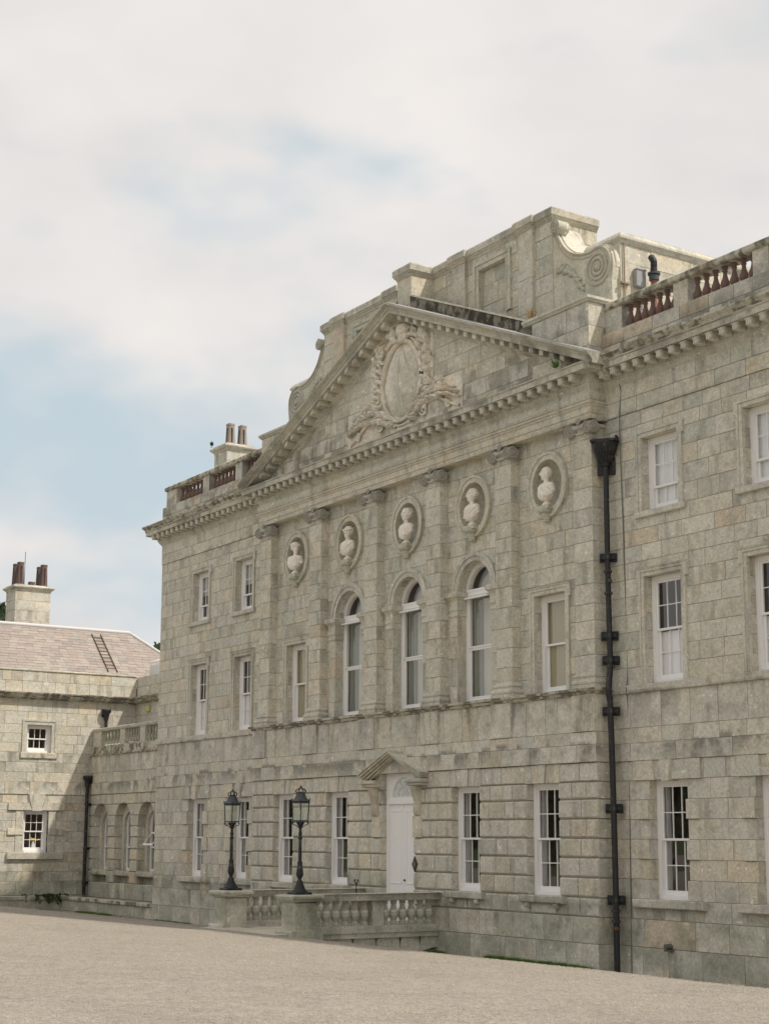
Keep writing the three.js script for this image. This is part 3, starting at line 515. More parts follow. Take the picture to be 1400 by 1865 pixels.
  // bird and ribbon above the shield
  mesh('crest', join([move(ball(.13, .24, .13, 10), -.32, 14.98, zt + .1), move(ball(.085, .09, .09, 8), -.36, 15.22, zt + .12), leaf(-.22, 14.98, .7, .17, .35, .2, -.5), leaf(-.15, 14.86, .55, .13, -.1, .16, .5), leaf(-.42, 14.98, .35, .1, 2.6, .16, .6), tube([[-.75, 14.72, zt + .05], [-.35, 14.8, zt + .13], [.1, 14.76, zt + .12], [.5, 14.84, zt + .1], [.8, 14.7, zt + .05]], .06, 24, 6), move(tube(spiral(.15, .03, 1.6, 1), .04, 30, 6), .62, 14.88, zt + .08), move(tube(spiral(.12, .03, 1.6, -1), .035, 30, 6), .92, 14.62, zt + .08)]), armsM, A);
}
// end pedestals of the centre and roof balustrades
const balDark = mat([.19, .12, .10], .9, { bumpMap: stoneBump, bumpScale: .01 });
const balPts = [[.055, 0], [.07, .0], [.07, .05], [.05, .06], [.045, .08], [.075, .12], [.095, .18], [.09, .24], [.06, .31], [.042, .4], [.04, .46], [.055, .475], [.055, .495], [.042, .505], [.05, .53], [.065, .545], [.065, .59]];
const balGeo = lathe(balPts.map(p => [p[0] * 1.12, p[1]]), 12);
for (const s of [-1, 1]) {
  const X = (a, b) => s > 0 ? [a, b] : [-b, -a];
  const [pa, pb] = X(5.62, 7.66);
  courses({ x0: pa, x1: pb, owner: house, zb: -.12, zf: .42, kind: 'parapet_block', ys: [12.25, 12.62, 13.1, 13.66], len: [.6, 1.0] });
  mesh('parapet_core', box(pa + .02, pb - .02, 12.1, 13.65, -.5, .40), mortar, house);
  mesh('parapet_cap', sweep([[-.3, 13.65], [.03, 13.66], [.05, 13.7], [.085, 13.72], [.085, 13.785], [-.3, 13.83]], s > 0 ? [[pa - .3, .42], [pb, .42], [pb, -.45]] : [[pa, -.45], [pa, .42], [pb + .3, .42]]), stoneM[5], house);
  const [wa, wb] = X(7.66, HW - .02);
  courses({ x0: wa, x1: wb, owner: house, zb: -.45, zf: .05, kind: 'parapet_block', ys: [12.28, 12.58, 12.9], len: [.5, .95], tint: () => [3, 8, 5, 7, 8, 3, 1, 11][Math.floor(R() * 8)] });
  mesh('parapet_core', box(wa, wb, 12.1, 12.89, -.43, .036), mortar, house);
  mesh('balustrade_rail', sweep([[-.36, 13.49], [.0, 13.49], [.04, 13.5], [.065, 13.53], [.07, 13.62], [.03, 13.65], [-.36, 13.66]], s > 0 ? [[wa, -.08], [wb + .02, -.08]] : [[-HW + .05, -9], [-HW + .05, -.08], [wb, -.08]]), grimeM, house);
  const peds = [[7.66, 8.22], [9.88, 10.32], [12.2, 12.64], [14.65, HW - .03]];
  for (const [a, b] of peds) { const [u, v] = X(a, b); mesh('balustrade_pedestal', box(u, v, 12.9, 13.495, -.42, -.08, .008), stoneM[1], house); }
  for (let k = 0; k < 3; k++) { const a = peds[k][1], b = peds[k + 1][0]; for (let i = 0; i < 7; i++) { const m = mesh('baluster', balGeo, balDark, house); m.position.set(s * lerp(a, b, (i + .5) / 7), 12.9, -.26); } }
}
// attic behind the pediment
{
  const st = [[1.32, 1.9], [4.15, 4.72]], T = 16.56;
  for (const s of [-1, 1]) {
    const pan = s > 0 ? [2.42, 3.56, 14.75, 16.17] : [-3.56, -2.42, 14.75, 16.17];
    courses({ x0: s > 0 ? .2 : -5.4, x1: s > 0 ? 5.4 : -.2, owner: house, zb: -.9, zf: -.42, kind: 'attic_block', ys: [13.6, 14.1, 14.75, 15.2, 15.7, 16.17, T], holes: [pan], len: [.5, 1.0] });
    courses({ x0: pan[0], x1: pan[1], owner: house, zb: -.9, zf: -.55, kind: 'attic_block', ys: [14.75, 15.2, 15.75, 16.17], len: [.5, .8] });
    const fr = [[-.004, .12, -.385], [.12, .22, -.36]].map(([i, j, z]) => [box(pan[0] - j, pan[0] - i, 14.75, 16.17 + j, -.6, z), box(pan[1] + i, pan[1] + j, 14.75, 16.17 + j, -.6, z), box(pan[0] - i, pan[1] + i, 16.17 + i, 16.17 + j, -.6, z)]).flat();
    mesh('panel_frame', join(fr), stoneM[5], house);
    for (const [a, b] of st) { const u = s > 0 ? a : -b, v = s > 0 ? b : -a; const ys = [13.6, 14.4, 15.3, T]; for (let k = 0; k < 3; k++) lay('attic_block', house, blk(u, v, ys[k] + .004, ys[k + 1] - .004, -.7, -.33, .006), pickTint()); }
    // end faces
    courses({ x0: .43, x1: 1.86, owner: house, zb: 5.2, zf: 5.4, kind: 'attic_block', ys: [13.6, 14.2, 14.8, 15.3, 15.75, 16.15, T], len: [.5, .9], clip: g => { g.rotateY(Math.PI / 2); if (s < 0) { g.scale(-1, 1, 1); } return U(g); }, tint: () => [2, 4, 6, 9][Math.floor(R() * 4)] });
    // scrolled console at each end
    const cv = [[5.38, 16.45], [5.5, 16.3], [5.62, 16.07], [5.80, 15.78], [6.08, 15.52], [6.40, 15.38], [6.74, 15.32], [7.04, 15.36], [7.28, 15.31], [7.48, 15.12], [7.57, 14.83], [7.56, 14.64], [7.52, 14.4], [7.52, 13.7], [5.38, 13.7]];
    const con = part('scroll_console', house);
    const sp = new THREE.SplineCurve(cv.slice(0, 13).map(p => new THREE.Vector2(...p))).getPoints(50).map(p => [p.x, p.y]);
    const M = pts => pts.map(p => [s * p[0], p[1]]);
    mesh('console_plate', prism(M([...sp, ...cv.slice(13)]), -.85, -.44), stoneM[5], con);
    const lead = sp.slice(4, 46); mesh('lead_cover', prism(M([...lead.map(p => [p[0], p[1] + .0]), ...lead.slice().reverse().map(p => [p[0] + .02, p[1] + .03])]), -1.2, -.52), stoneM[6], con);
    mesh('console_back', prism(M([...sp, ...cv.slice(13)].map(p => [p[0], p[1] - .012])), -1.2, -.84), stoneM[2], con);
    mesh('scroll_rim', join([tube(sp.slice(2, 34).map(p => [s * (p[0] + .0), p[1] - .03, -.43]), .034, 60, 6), tube(sp.slice(2, 31).map(p => [s * (p[0] - .06), p[1] - .13, -.435]), .018, 60, 5)]), stoneM[3], con);
    mesh('scroll', join([tube(spiral(.5, .07, 3.4, -s, 90).map(p => [p[0] + s * 7.03, p[1] + 14.83, -.43]), .042, 110, 6), move(ball(.09, .09, .06, 8), s * 7.03, 14.83, -.43)]), stoneM[3], con);
    const sv = cyl(.17, .17, .34, 20); sv.rotateX(Math.PI / 2); mesh('small_scroll', join([move(sv, s * 5.6, 16.3, -.5), tube(spiral(.16, .03, 2.2, s, 50).map(p => [p[0] + s * 5.6, p[1] + 16.3, -.325]), .022, 50, 5)]), stoneM[1], con);
    const lf = []; const q = mulberry(31); for (let k = 0; k < 22; k++) { const t = k / 21, x = lerp(5.62, 6.5, t), y = lerp(15.25, 14.55, t * t) - .1 * q(); const g = ball(.16 - .05 * q(), .05, .06, 6); g.rotateZ(-.9 + q() * 2.2 - t); lf.push(move(g, s * x, y, -.43)); } if (s < 0) lf.forEach(g => 0);
    mesh('acanthus_leaf', join(lf), stoneM[3], con);
  }
  mesh('attic_core', join([box(-5.38, 5.38, 12.1, T, -1.84, -.57), box(-5.38, 5.38, 12.1, 14.74, -.6, -.44)]), mortar, house);
  for (const [y0, y1] of [[13.9, 15.1], [15.1, 15.75], [15.75, T]]) lay('attic_block', house, blk(-.34, .34, y0 + .004, y1 - .004, -.5, .31, .007), [2, 6, 9][Math.floor(R() * 3)]);
  const path = []; const Z = -.42, j = (a, b, z) => path.push([a, Z], [a, z], [b, z], [b, Z]);
  path.push([-5.4, -1.86], [-5.4, Z]); j(-4.72, -4.15, -.33); j(-1.9, -1.32, -.33); j(-.34, .34, .31); j(1.32, 1.9, -.33); j(4.15, 4.72, -.33); path.push([5.4, Z], [5.4, -1.86]);
  mesh('attic_cornice', sweep([[-.2, T - .02], [.015, T - .015], [.03, T + .03], [.07, T + .07], [.075, T + .1], [.1, T + .11], [.1, T + .27], [.06, T + .32], [-.2, T + .33]], path), stoneM[3], house);
  mesh('attic_top', join([box(-5.35, 5.35, T - .05, T + .325, -1.9, -.5), box(-.3, .3, T - .05, T + .322, -.6, .25)]), stoneM[3], house);
  mesh('attic_finial_block', box(2.0, 2.5, 16.8, 17.25, -1.6, -1.1, .02), stoneM[2], house);
  // cross walls of the roof behind the consoles
  for (const s of [-1, 1]) {
    courses({ x0: 1.32, x1: 9, owner: house, zb: 7.3, zf: 7.6, kind: 'roof_wall_block', ys: [12.3, 12.8, 13.3, 13.8, 14.3, 14.85, 15.32], len: [.7, 1.3], clip: g => { g.rotateY(Math.PI / 2); g.translate(0, 0, .68); if (s < 0) g.scale(-1, 1, 1); return U(g); }, tint: () => [4, 9, 2, 7][Math.floor(R() * 4)] });
    const [a, b] = s > 0 ? [6.4, 7.585] : [-7.585, -6.4];
    mesh('roof_wall_core', box(a, b, 12.1, 15.3, -8.3, -.66), stoneM[2], house);
    mesh('roof_wall_cap', sweep([[-.3, 15.3], [.02, 15.3], [.05, 15.36], [.1, 15.4], [.1, 15.45], [.02, 15.56], [-.3, 15.6]], s > 0 ? [[6.4, -.66], [7.6, -.66], [7.6, -8.3]] : [[-7.6, -8.3], [-7.6, -.66], [-6.4, -.66]]), stoneM[3], house);
    mesh('roof_wall_top', box(a, b, 15.25, 15.59, -8.3, -.9), stoneM[3], house);
  }
}
// entrance
{
  const D = part('entrance_door', house), zd = .3;
  mesh('door_case', join([box(-.75, -.64, -.62, 3.24, zd - .1, zd + .03), box(.64, .75, -.62, 3.24, zd - .1, zd + .03), prism(rect(-.645, .645, 2.56, 3.24), zd - .09, zd, [ellPts(0, 2.64, .5, .5, 24, 0, Math.PI, true)]), box(-.66, .66, 2.46, 2.56, zd - .1, zd + .05)]), paint, D);
  mesh('door_leaf', join([box(-.64, -.004, -.6, 2.46, zd - .08, zd - .02), box(.004, .64, -.6, 2.46, zd - .08, zd - .02)]), paint, D);
  for (const s of [-1, 1]) for (const [y0, y1] of [[-.42, .2], [.45, 2.3]]) { const a = s < 0 ? -.56 : .1, b = s < 0 ? -.1 : .56; mesh('door_panel', join([box(a, b, y0, y0 + .035, zd - .03, zd - .005), box(a, b, y1 - .035, y1, zd - .03, zd - .005), box(a, a + .035, y0, y1, zd - .03, zd - .006), box(b - .035, b, y0, y1, zd - .03, zd - .006)]), paint, D); }
  const fan = new THREE.ShapeGeometry(new THREE.Shape(ellPts(0, 2.64, .5, .5, 24, 0, Math.PI, true).map(p => new THREE.Vector2(...p)))); fan.translate(0, 0, zd - .05); mesh('fanlight', U(fan), mat([.70, .735, .69], .2), D);
  const bars = []; for (let k = 1; k < 6; k++) { const a = k * Math.PI / 6; bars.push(tube([[.1 * Math.cos(a), 2.64 + .1 * Math.sin(a), zd - .03], [.5 * Math.cos(a), 2.64 + .5 * Math.sin(a), zd - .03]], .012, 2, 5)); } bars.push(tube(ellPts(0, 2.64, .3, .3, 16, 0, Math.PI, true).map(p => [p[0], p[1], zd - .03]), .012, 20, 5));
  mesh('fanlight_bar', join(bars), paint, D);
  mesh('door_knob', move(ball(.03, .03, .03, 8), .07, .55, zd + .01), mat([.1, .08, .05], .3, { metalness: .8 }), D);
  const P = part('door_pediment', house);
  const V = (t0, t1, z0, z1, e = 1.4) => prism([[-e, 3.2 - t0 * 1], [0, 3.79 - t0], [e, 3.2 - t0], [e, 3.2 - t1], [0, 3.79 - t1], [-e, 3.2 - t1]], z0, z1);
  mesh('raking_moulding', join([V(0, .055, .4, .78), V(.055, .1, .4, .73, 1.36), V(.1, .15, .4, .67, 1.3)]), stoneM[5], P);
  mesh('pediment_roof', V(-.03, 0, .4, .81, 1.44), stoneM[2], P);
  mesh('soffit', V(.15, .175, .44, .63, 1.2), stoneM[7], P);
  for (const s of [-1, 1]) {
    const X = (a, b) => s > 0 ? [a, b] : [-b, -a];
    const [a, b] = X(.72, 1.42), [c, d] = X(.76, 1.12);
    mesh('cornice_return', join([box(a, b, 2.98, 3.07, .4, .78, .01), box(X(.74, 1.36)[0], X(.74, 1.36)[1], 2.9, 2.985, .4, .72, .01)]), stoneM[3], P);
    const pr = [[.4, 2.92], [.67, 2.92], [.68, 2.84], [.65, 2.7], [.6, 2.58], [.58, 2.45], [.6, 2.32], [.57, 2.2], [.52, 2.16], [.4, 2.16]];
    const g = prism(pr, 0, .2); g.rotateY(-Math.PI / 2); g.translate(s > 0 ? 1.08 : -.88, 0, 0); mesh('console', U(g), stoneM[9], P);
    mesh('console_rib', join([-1, 0, 1].map(k => tube(pr.slice(1, 9).map(p => [s * .98 + k * .06, p[1], p[0] + .005]), .022, 20, 5))), stoneM[4], P);
    lay('jamb_block', house, blk(c, d, 1.62, 2.15, .3, .54, .01), 9);
  }
  mesh('lozenge_plaque', prism([[.83, .77], [.95, .96], [.83, 1.15], [.71, .96]], .49, .525), mat([.035, .035, .035], .5), house);
  mesh('lozenge_plaque_arms', join([prism([[.83, .86], [.89, .96], [.83, 1.06], [.77, .96]], .52, .535)]), mat([.16, .14, .13], .6), house);
}
// rooms behind the windows, roof deck, ends and back
mesh('room_floor', join([[-.75, -.6], [4.15, 4.45]].map(([a, b]) => box(-HW + .3, HW - .3, a, b, -9.2, -.31))), interiorM, house);
mesh('room_ceiling', join([box(-HW + .3, HW - .3, 11.6, 11.75, -9.2, -.31), box(-HW + .3, -7.5, 8.0, 8.2, -9.2, -.31), box(7.5, HW - .3, 8.0, 8.2, -9.2, -.31), box(-7.5, 7.5, 8.55, 8.7, -9.2, -.31)]), plasterM, house);
mesh('room_floor', box(-7.4, 7.4, 4.3, 4.5, -.32, .1), interiorM, house);
mesh('room_wall', join([box(-HW + .3, HW - .3, -.7, 11.7, -5.1, -4.95), ...[-14, -10.9, -7.5, -4.4, -1.46, 1.46, 4.4, 7.5, 10.9, 14].map(x => box(x - .08, x + .08, -.6, 11.6, -5, -.32))]), plasterM, house);
mesh('end_wall', join([box(-HW + .004, -HW + .3, -1.7, 11.6, -9.5, -.305), box(HW - .3, HW - .004, -1.7, 11.6, -9.5, -.305)]), stone, house);
mesh('back_wall', box(-HW, HW, -1.7, 12.2, -9.6, -9.3), stone, house);
mesh('roof_deck', box(-HW, HW, 12.0, 12.25, -9.5, -.4), leadM, house);

{ // flue and cowl beside the roof wall
  const g = thing('roof_cowl', 'black hooded flue cowl standing behind the right hand roof balustrade', 'flue cowl', [7.9, 0, -1.4]);
  mesh('flue', move(cyl(.07, .07, 2.3, 12), 0, 13.4, 0), mat([.3, .13, .09], .8), g); mesh('hood', tube([[0, 14.45, 0], [0, 14.75, 0], [.02, 14.9, .02], [-.06, 15.03, .02]], .08, 14, 12), iron, g); mesh('collar', join([move(cyl(.15, .15, .05, 14), 0, 14.6, 0), move(cyl(.12, .12, .12, 14), 0, 14.5, 0)]), mat([.06, .07, .08], .5), g);
  const b = thing('service_box', 'pale grey service box fixed to the roof wall behind the balustrade', 'utility box', [7.62, 14.3, -1.15]); mesh('case', box(0, .12, 0, .4, -.14, .14, .01), mat([.34, .345, .345], .6), b); mesh('lid', box(.0, .14, .395, .42, -.15, .15, .005), mat([.38, .38, .38], .6), b);
  tag(mesh('roof_conduit', join([tube([[7.64, 15.3, -.72], [7.64, 14, -.72], [7.64, 12.9, -.72]], .018, 6, 6), box(7.6, 7.67, 14.3, 14.34, -.85, -.6)]), mat([.3, .22, .16], .8)), 'thin brown conduit on the corner of the right roof wall', 'conduit');
}
// ───────────── chimneys ─────────────
const potM = mat([.165, .105, .09], .85), potPale = mat([.36, .30, .25], .85);
function chimney(name, label, x0, x1, z0, z1, y0, y1, pots, pm, base) {
  const c = thing(name, label, 'chimney');
  const w = x1 - x0, d = z1 - z0;
  const rows_ = steps(y0, y1, Math.max(2, Math.round((y1 - y0) / .42)));
  courses({ x0, x1, owner: c, zb: z1 - .3, zf: z1, kind: 'chimney_block', ys: rows_, len: [.4, .7] });
  courses({ x0: -z1 + .004, x1: -z0, owner: c, zb: x1 - .3, zf: x1, kind: 'chimney_block', ys: rows_, len: [.5, .8], clip: g => { g.rotateY(Math.PI / 2); return U(g); }, tint: () => [2, 4, 6, 9, 10][Math.floor(R() * 5)] });
  mesh('chimney_core', box(x0, x1 - .01, y0, y1, z0, z1 - .01), stoneM[3], c);
  mesh('chimney_cap', sweep([[-.1, y1 - .02], [.02, y1 - .01], [.03, y1 + .03], [.1, y1 + .08], [.13, y1 + .12], [.13, y1 + .16], [.02, y1 + .22], [-.2, y1 + .26]], [[x0, z0], [x0, z1], [x1, z1], [x1, z0]], true), stoneM[2], c);
  mesh('chimney_top', box(x0 - .02, x1 + .02, y1, y1 + .24, z0 - .02, z1 + .02), stoneM[3], c);
  for (const [px, pz, ph] of pots) {
    const g = part('chimney_pot', c, [px, y1 + .2, pz]);
    const n = 4; const body = U(new THREE.CylinderGeometry(.15, .19, ph, n)); body.rotateY(Math.PI / 4); body.translate(0, ph / 2, 0); mesh('pot_body', body, pm, g);
    const rim = U(new THREE.CylinderGeometry(.165, .165, .07, n)); rim.rotateY(Math.PI / 4); rim.translate(0, ph + .02, 0); mesh('pot_rim', rim, pm, g);
    mesh('pot_slot', join([box(-.03, .03, .12, ph - .1, .06, .135), box(.06, .135, .12, ph - .1, -.03, .03)]), iron, g);
  }
  return c;
}
chimney('chimney_stack', 'pale stone chimney stack with two square pots above the far left balustrade', -15.05, -14.1, -2.72, -1.7, 12.2, 15.0, [[-14.4, -1.98, .75], [-14.4, -2.45, .75]], potPale);
chimney('chimney_stack', 'broad stone chimney stack with dark red pots above the pavilion slate roof', -30.1, -29.0, -1.2, .34, 9.2, 11.78, [[-29.25, .08, .95], [-29.7, .1, .93], [-29.25, -.95, .93], [-29.7, -.95, .9], [-29.3, -.45, .16]], potM);
{ const a = mesh('aerial_mast', tube([[-29.5, 11.9, -.2], [-29.5, 12.6, -.2], [-29.5, 13.5, -.2]], .012, 6, 5), iron); tag(a, 'thin aerial mast rising between the red chimney pots', 'aerial'); }
{ // bird
  const b = mesh('perched_crow', join([(() => { const g = ball(.16, .075, .07, 8); g.rotateZ(-.15); return g; })(), move(ball(.055, .05, .05, 8), -.14, .07, 0), (() => { const g = cyl(.02, .002, .09, 6); g.rotateZ(Math.PI / 2); return move(g, -.22, .065, 0); })(), (() => { const g = ball(.12, .02, .04, 6); g.rotateZ(-.25); return move(g, .2, -.02, 0); })(), move(cyl(.008, .008, .1, 5), -.02, -.1, .02), move(cyl(.008, .008, .1, 5), .02, -.1, -.02)]), mat([.012, .012, .014], .5));
  b.position.set(-15.12, 15.39, -1.62); b.rotation.y = -.5; tag(b, 'small black crow perched on the far left chimney cap', 'bird');
}
// ───────────── portrait busts ─────────────
{
  const smin = (a, b, k) => { const h = clamp(.5 + .5 * (b - a) / k); return lerp(b, a, h) - k * h * (1 - h); };
  const el = (x, y, z, a, b, c) => { const q = Math.hypot(x / a, y / b, z / c); return (q - 1) * Math.min(a, b, c); };
  const cap = (x, y, z, A, B, ra, rb) => { const d = [B[0] - A[0], B[1] - A[1], B[2] - A[2]], p = [x - A[0], y - A[1], z - A[2]], t = clamp((p[0] * d[0] + p[1] * d[1] + p[2] * d[2]) / (d[0] * d[0] + d[1] * d[1] + d[2] * d[2])); return Math.hypot(p[0] - d[0] * t, p[1] - d[1] * t, p[2] - d[2] * t) - lerp(ra, rb, t); };
  function bust(o) {
    const cy = Math.cos(o.head), sy = Math.sin(o.head);
    const f = (x, y, z) => {
      // torso and drapery
      const fold = .012 * Math.sin((x * 1.1 * o.side + y * .7) * 52 * o.fold + Math.sin(y * 16) * .9) + .005 * Math.sin((x - y) * 60);
      let d = el(x, y - .43, z, .245, .13, .15);
      d = smin(d, el(x, y - .31, z - .03, .225, .24, .15), .06);
      d = smin(d, cap(x, y, z, [-.16, .46, 0], [.16, .46, 0], .085, .085), .05);
      for (const s of [-1, 1]) d = smin(d, cap(x, y, z, [s * .19, .47, 0], [s * .245, .33, .01], .075, .06), .035);
      d += fold * sstep(.54, .4, y);
      d = smin(d, cap(x, y, z, [-.2 * o.side, .52, .04], [.13 * o.side, .22, .16], .026, .032), .03);    // fold of the cloak
      d = Math.max(d, -(y - (.13 + .95 * Math.max(0, Math.abs(x) - .10) )) );                                     // curved lower edge
      d = smin(d, cap(x, y, z, [0, .5, -.01], [0, .70, .015], .07, .054), .03);
      // head frame
      const K = 1.28, hx = (x * cy - z * sy) / K, hz = (x * sy + z * cy) / K, hy = (y - .79) / K;
      let h = el(hx, hy - .02, hz + .008, .088, .112, .108);
      h = smin(h, el(hx, hy + .055, hz - .03, .062, .075, .07), .03);
      h = smin(h, cap(hx, hy, hz, [0, .034, .09], [0, -.02, .118], .013, .021), .012);                 // nose
      h = smin(h, cap(hx, hy, hz, [-.052, .044, .086], [.052, .044, .086], .016, .016), .01);              // brow
      h = smin(h, cap(hx, hy, hz, [-.024, -.062, .088], [.024, -.062, .088], .011, .011), .01);         // lips
      h = smin(h, el(hx, hy + .105, hz - .07, .026, .022, .024), .015);                                 // chin
      for (const s of [-1, 1]) { h = Math.max(h, -(Math.hypot(hx - s * .037, hy - .01, hz - .108) - .024)); h = smin(h, el(hx - s * .036, hy - .012, hz - .086, .014, .012, .014), .004); h = smin(h, el(hx - s * .092, hy + .005, hz + .01, .012, .032, .022), .01); }
      if (o.hair) { const cur = .02 * Math.sin(hx * 62) * Math.sin(hy * 58) * Math.sin(hz * 62 + 1); let r = el(hx, hy - .04, hz + .028, .1 + o.hair, .1 + o.hair, .108 + o.hair) + cur; r = Math.max(r, hz - .072 - Math.max(0, hy - .06) * .4); r = Math.max(r, -(hy + (o.long || .03))); h = smin(h, r, .012); }
      if (o.wreath) { const ry = hy - .075 + hz * .25; h = smin(h, Math.hypot(Math.hypot(hx / .1, (hz + .01) / .118) * .109 - .109, ry) - .02 - .008 * Math.sin(Math.atan2(hz, hx) * 16), .006); }
      d = smin(d, h * K, .02);
      // socle
      const r = Math.hypot(x, z); const rad = y < .05 ? .12 : y < .07 ? .1 : lerp(.06, .085, Math.abs(y - .12) / .08);
      d = smin(d, Math.max(r - rad, -y + .004, y - .2), .02);
      return d;
    };
    return nets(f, [-.34, -.02, -.24], [.34, 1.02, .27], .0125);
  }
  const spec = [
    { head: .95, fold: 1, side: 1, hair: .012, wreath: true, label: 'white marble bust crowned with a wreath in the oval niche farthest from the downpipe', rot: .35 },
    { head: .3, fold: .8, side: -1, hair: .010, wreath: true, label: 'white marble bust with a headband and cloak, second niche from the far end', rot: .1 },
    { head: -.05, fold: 1.3, side: 1, hair: .024, long: .09, label: 'white marble bust with thick curly hair in the middle oval niche', rot: 0 },
    { head: -.3, fold: .9, side: -1, hair: .010, label: 'white marble bust with short hair and draped cloak, second niche from downpipe', rot: 0 },
    { head: -.55, fold: .6, side: 1, hair: 0, label: 'white marble bust of a bald man in the niche beside the black downpipe', rot: -.05 }];
  spec.forEach((o, i) => { const b = mesh('portrait_bust', bust(o), marble); b.position.set(OX[i], 9.235, .22); b.rotation.y = o.rot; b.scale.setScalar(.98); tag(b, o.label, 'bust', 'busts in the oval niches'); });
}
// ───────────── downpipes, conduits ─────────────
function pipeBracket(g, x, y, z) { const b = part('pipe_bracket', g, [x, y, z]); b.rotation.y = .65; mesh('back_plate', box(-.19, .19, -.1, .1, -.1, -.06, .01), iron, b); mesh('collar', join([move(cyl(.085, .085, .11, 14), 0, 0, 0), box(-.17, -.06, -.045, .045, -.07, -.0, .01), box(.06, .17, -.045, .045, -.07, -.0, .01)]), iron, b); for (const [a, c] of [[-.16, .07], [.16, .07], [-.16, -.07], [.16, -.07]]) mesh('bolt', move(ball(.014, .014, .012, 5), a, c, -.058), iron, b); }
{
  const g = thing('downpipe', 'tall black iron downpipe with fluted hopper in the corner beside the pilaster', 'drainpipe');
  const h = part('hopper', g, [7.9, 0, .2]); h.rotation.y = .65;
  mesh('hopper_bowl', lathe([[.09, 9.78], [.1, 9.9], [.15, 9.97], [.22, 10.1], [.26, 10.2], [.28, 10.26], [.29, 10.28], [.29, 10.34], [.24, 10.35], [.2, 10.2]], 20), iron, h);
  const fl = []; for (let k = 0; k < 20; k++) { const a = k / 20 * Math.PI * 2; fl.push(tube([[.1 * Math.cos(a), 9.86, .1 * Math.sin(a)], [.17 * Math.cos(a), 10.0, .17 * Math.sin(a)], [.262 * Math.cos(a), 10.24, .262 * Math.sin(a)]], .02, 8, 5)); } mesh('hopper_fluting', join(fl), iron, h);
  mesh('hopper_plate', box(-.2, .2, 9.6, 9.98, -.12, -.07, .01), iron, h);
  mesh('hopper_lip', join([box(-.3, .3, 10.3, 10.36, -.22, .26, .01), box(.25, .3, 10.36, 10.43, .0, .2, .01)]), iron, h);
  mesh('pipe', tube([[7.9, 9.8, .2], [7.9, 7, .2], [7.92, 5.4, .2]], .062, 30, 14), iron, g);
  mesh('pipe', tube([[7.92, 5.42, .2], [7.93, 5.25, .22], [7.98, 4.95, .3], [8.0, 4.75, .33], [8.0, 4.55, .3]], .068, 24, 14), iron, g);
  mesh('pipe', tube([[8.0, 4.6, .3], [8.0, 3, .27], [8.0, 1, .25], [8.0, -1.6, .25]], .065, 30, 14), iron, g);
  for (const [x, y, z] of [[7.9, 7.72, .2], [7.9, 5.98, .2], [7.92, 5.44, .2], [8.0, 4.32, .29], [8.0, 2.24, .26], [8.0, .32, .25]]) pipeBracket(g, x, y, z);
  for (const [y, x] of [[7.4, 7.9], [6.92, 7.9], [5.3, 7.93], [.1, 8.0], [-.12, 8.0]]) mesh('joint_collar', move(cyl(.092, .092, .06, 14), x, y, x > 7.95 ? .25 : .2), iron, g);
  mesh('joint_collar', move(cyl(.088, .088, .07, 14), 8.0, -.26, .25), mat([.13, .06, .035], .8), g).userData.label = 'rusty brown joint collar';
  mesh('side_boss', move(ball(.06, .06, .05, 8), 7.98, 7.18, .22), iron, g);
}
tag(mesh('earth_cable', tube([[8.22, 11.75, .1], [8.26, 11.5, .03], [8.22, 10.9, .05], [8.23, 8, .016], [8.25, 4.9, .02], [8.27, 4.78, .08], [8.24, 4.6, .016], [8.22, 1, .016], [8.22, -1.5, .05]], .013, 120, 5), mat([.16, .165, .15], .7)), 'thin grey cable running down the wall right of the downpipe', 'cable');
tag(mesh('wall_spout', join([(() => { const g = cyl(.06, .05, .16, 12); g.rotateX(Math.PI / 2); return move(g, 9.41, -.56, .12); })(), box(9.33, 9.49, -.66, -.62, .02, .16)]), mat([.13, .125, .11], .8)), 'small iron spout low on the wall below the right window', 'spout');
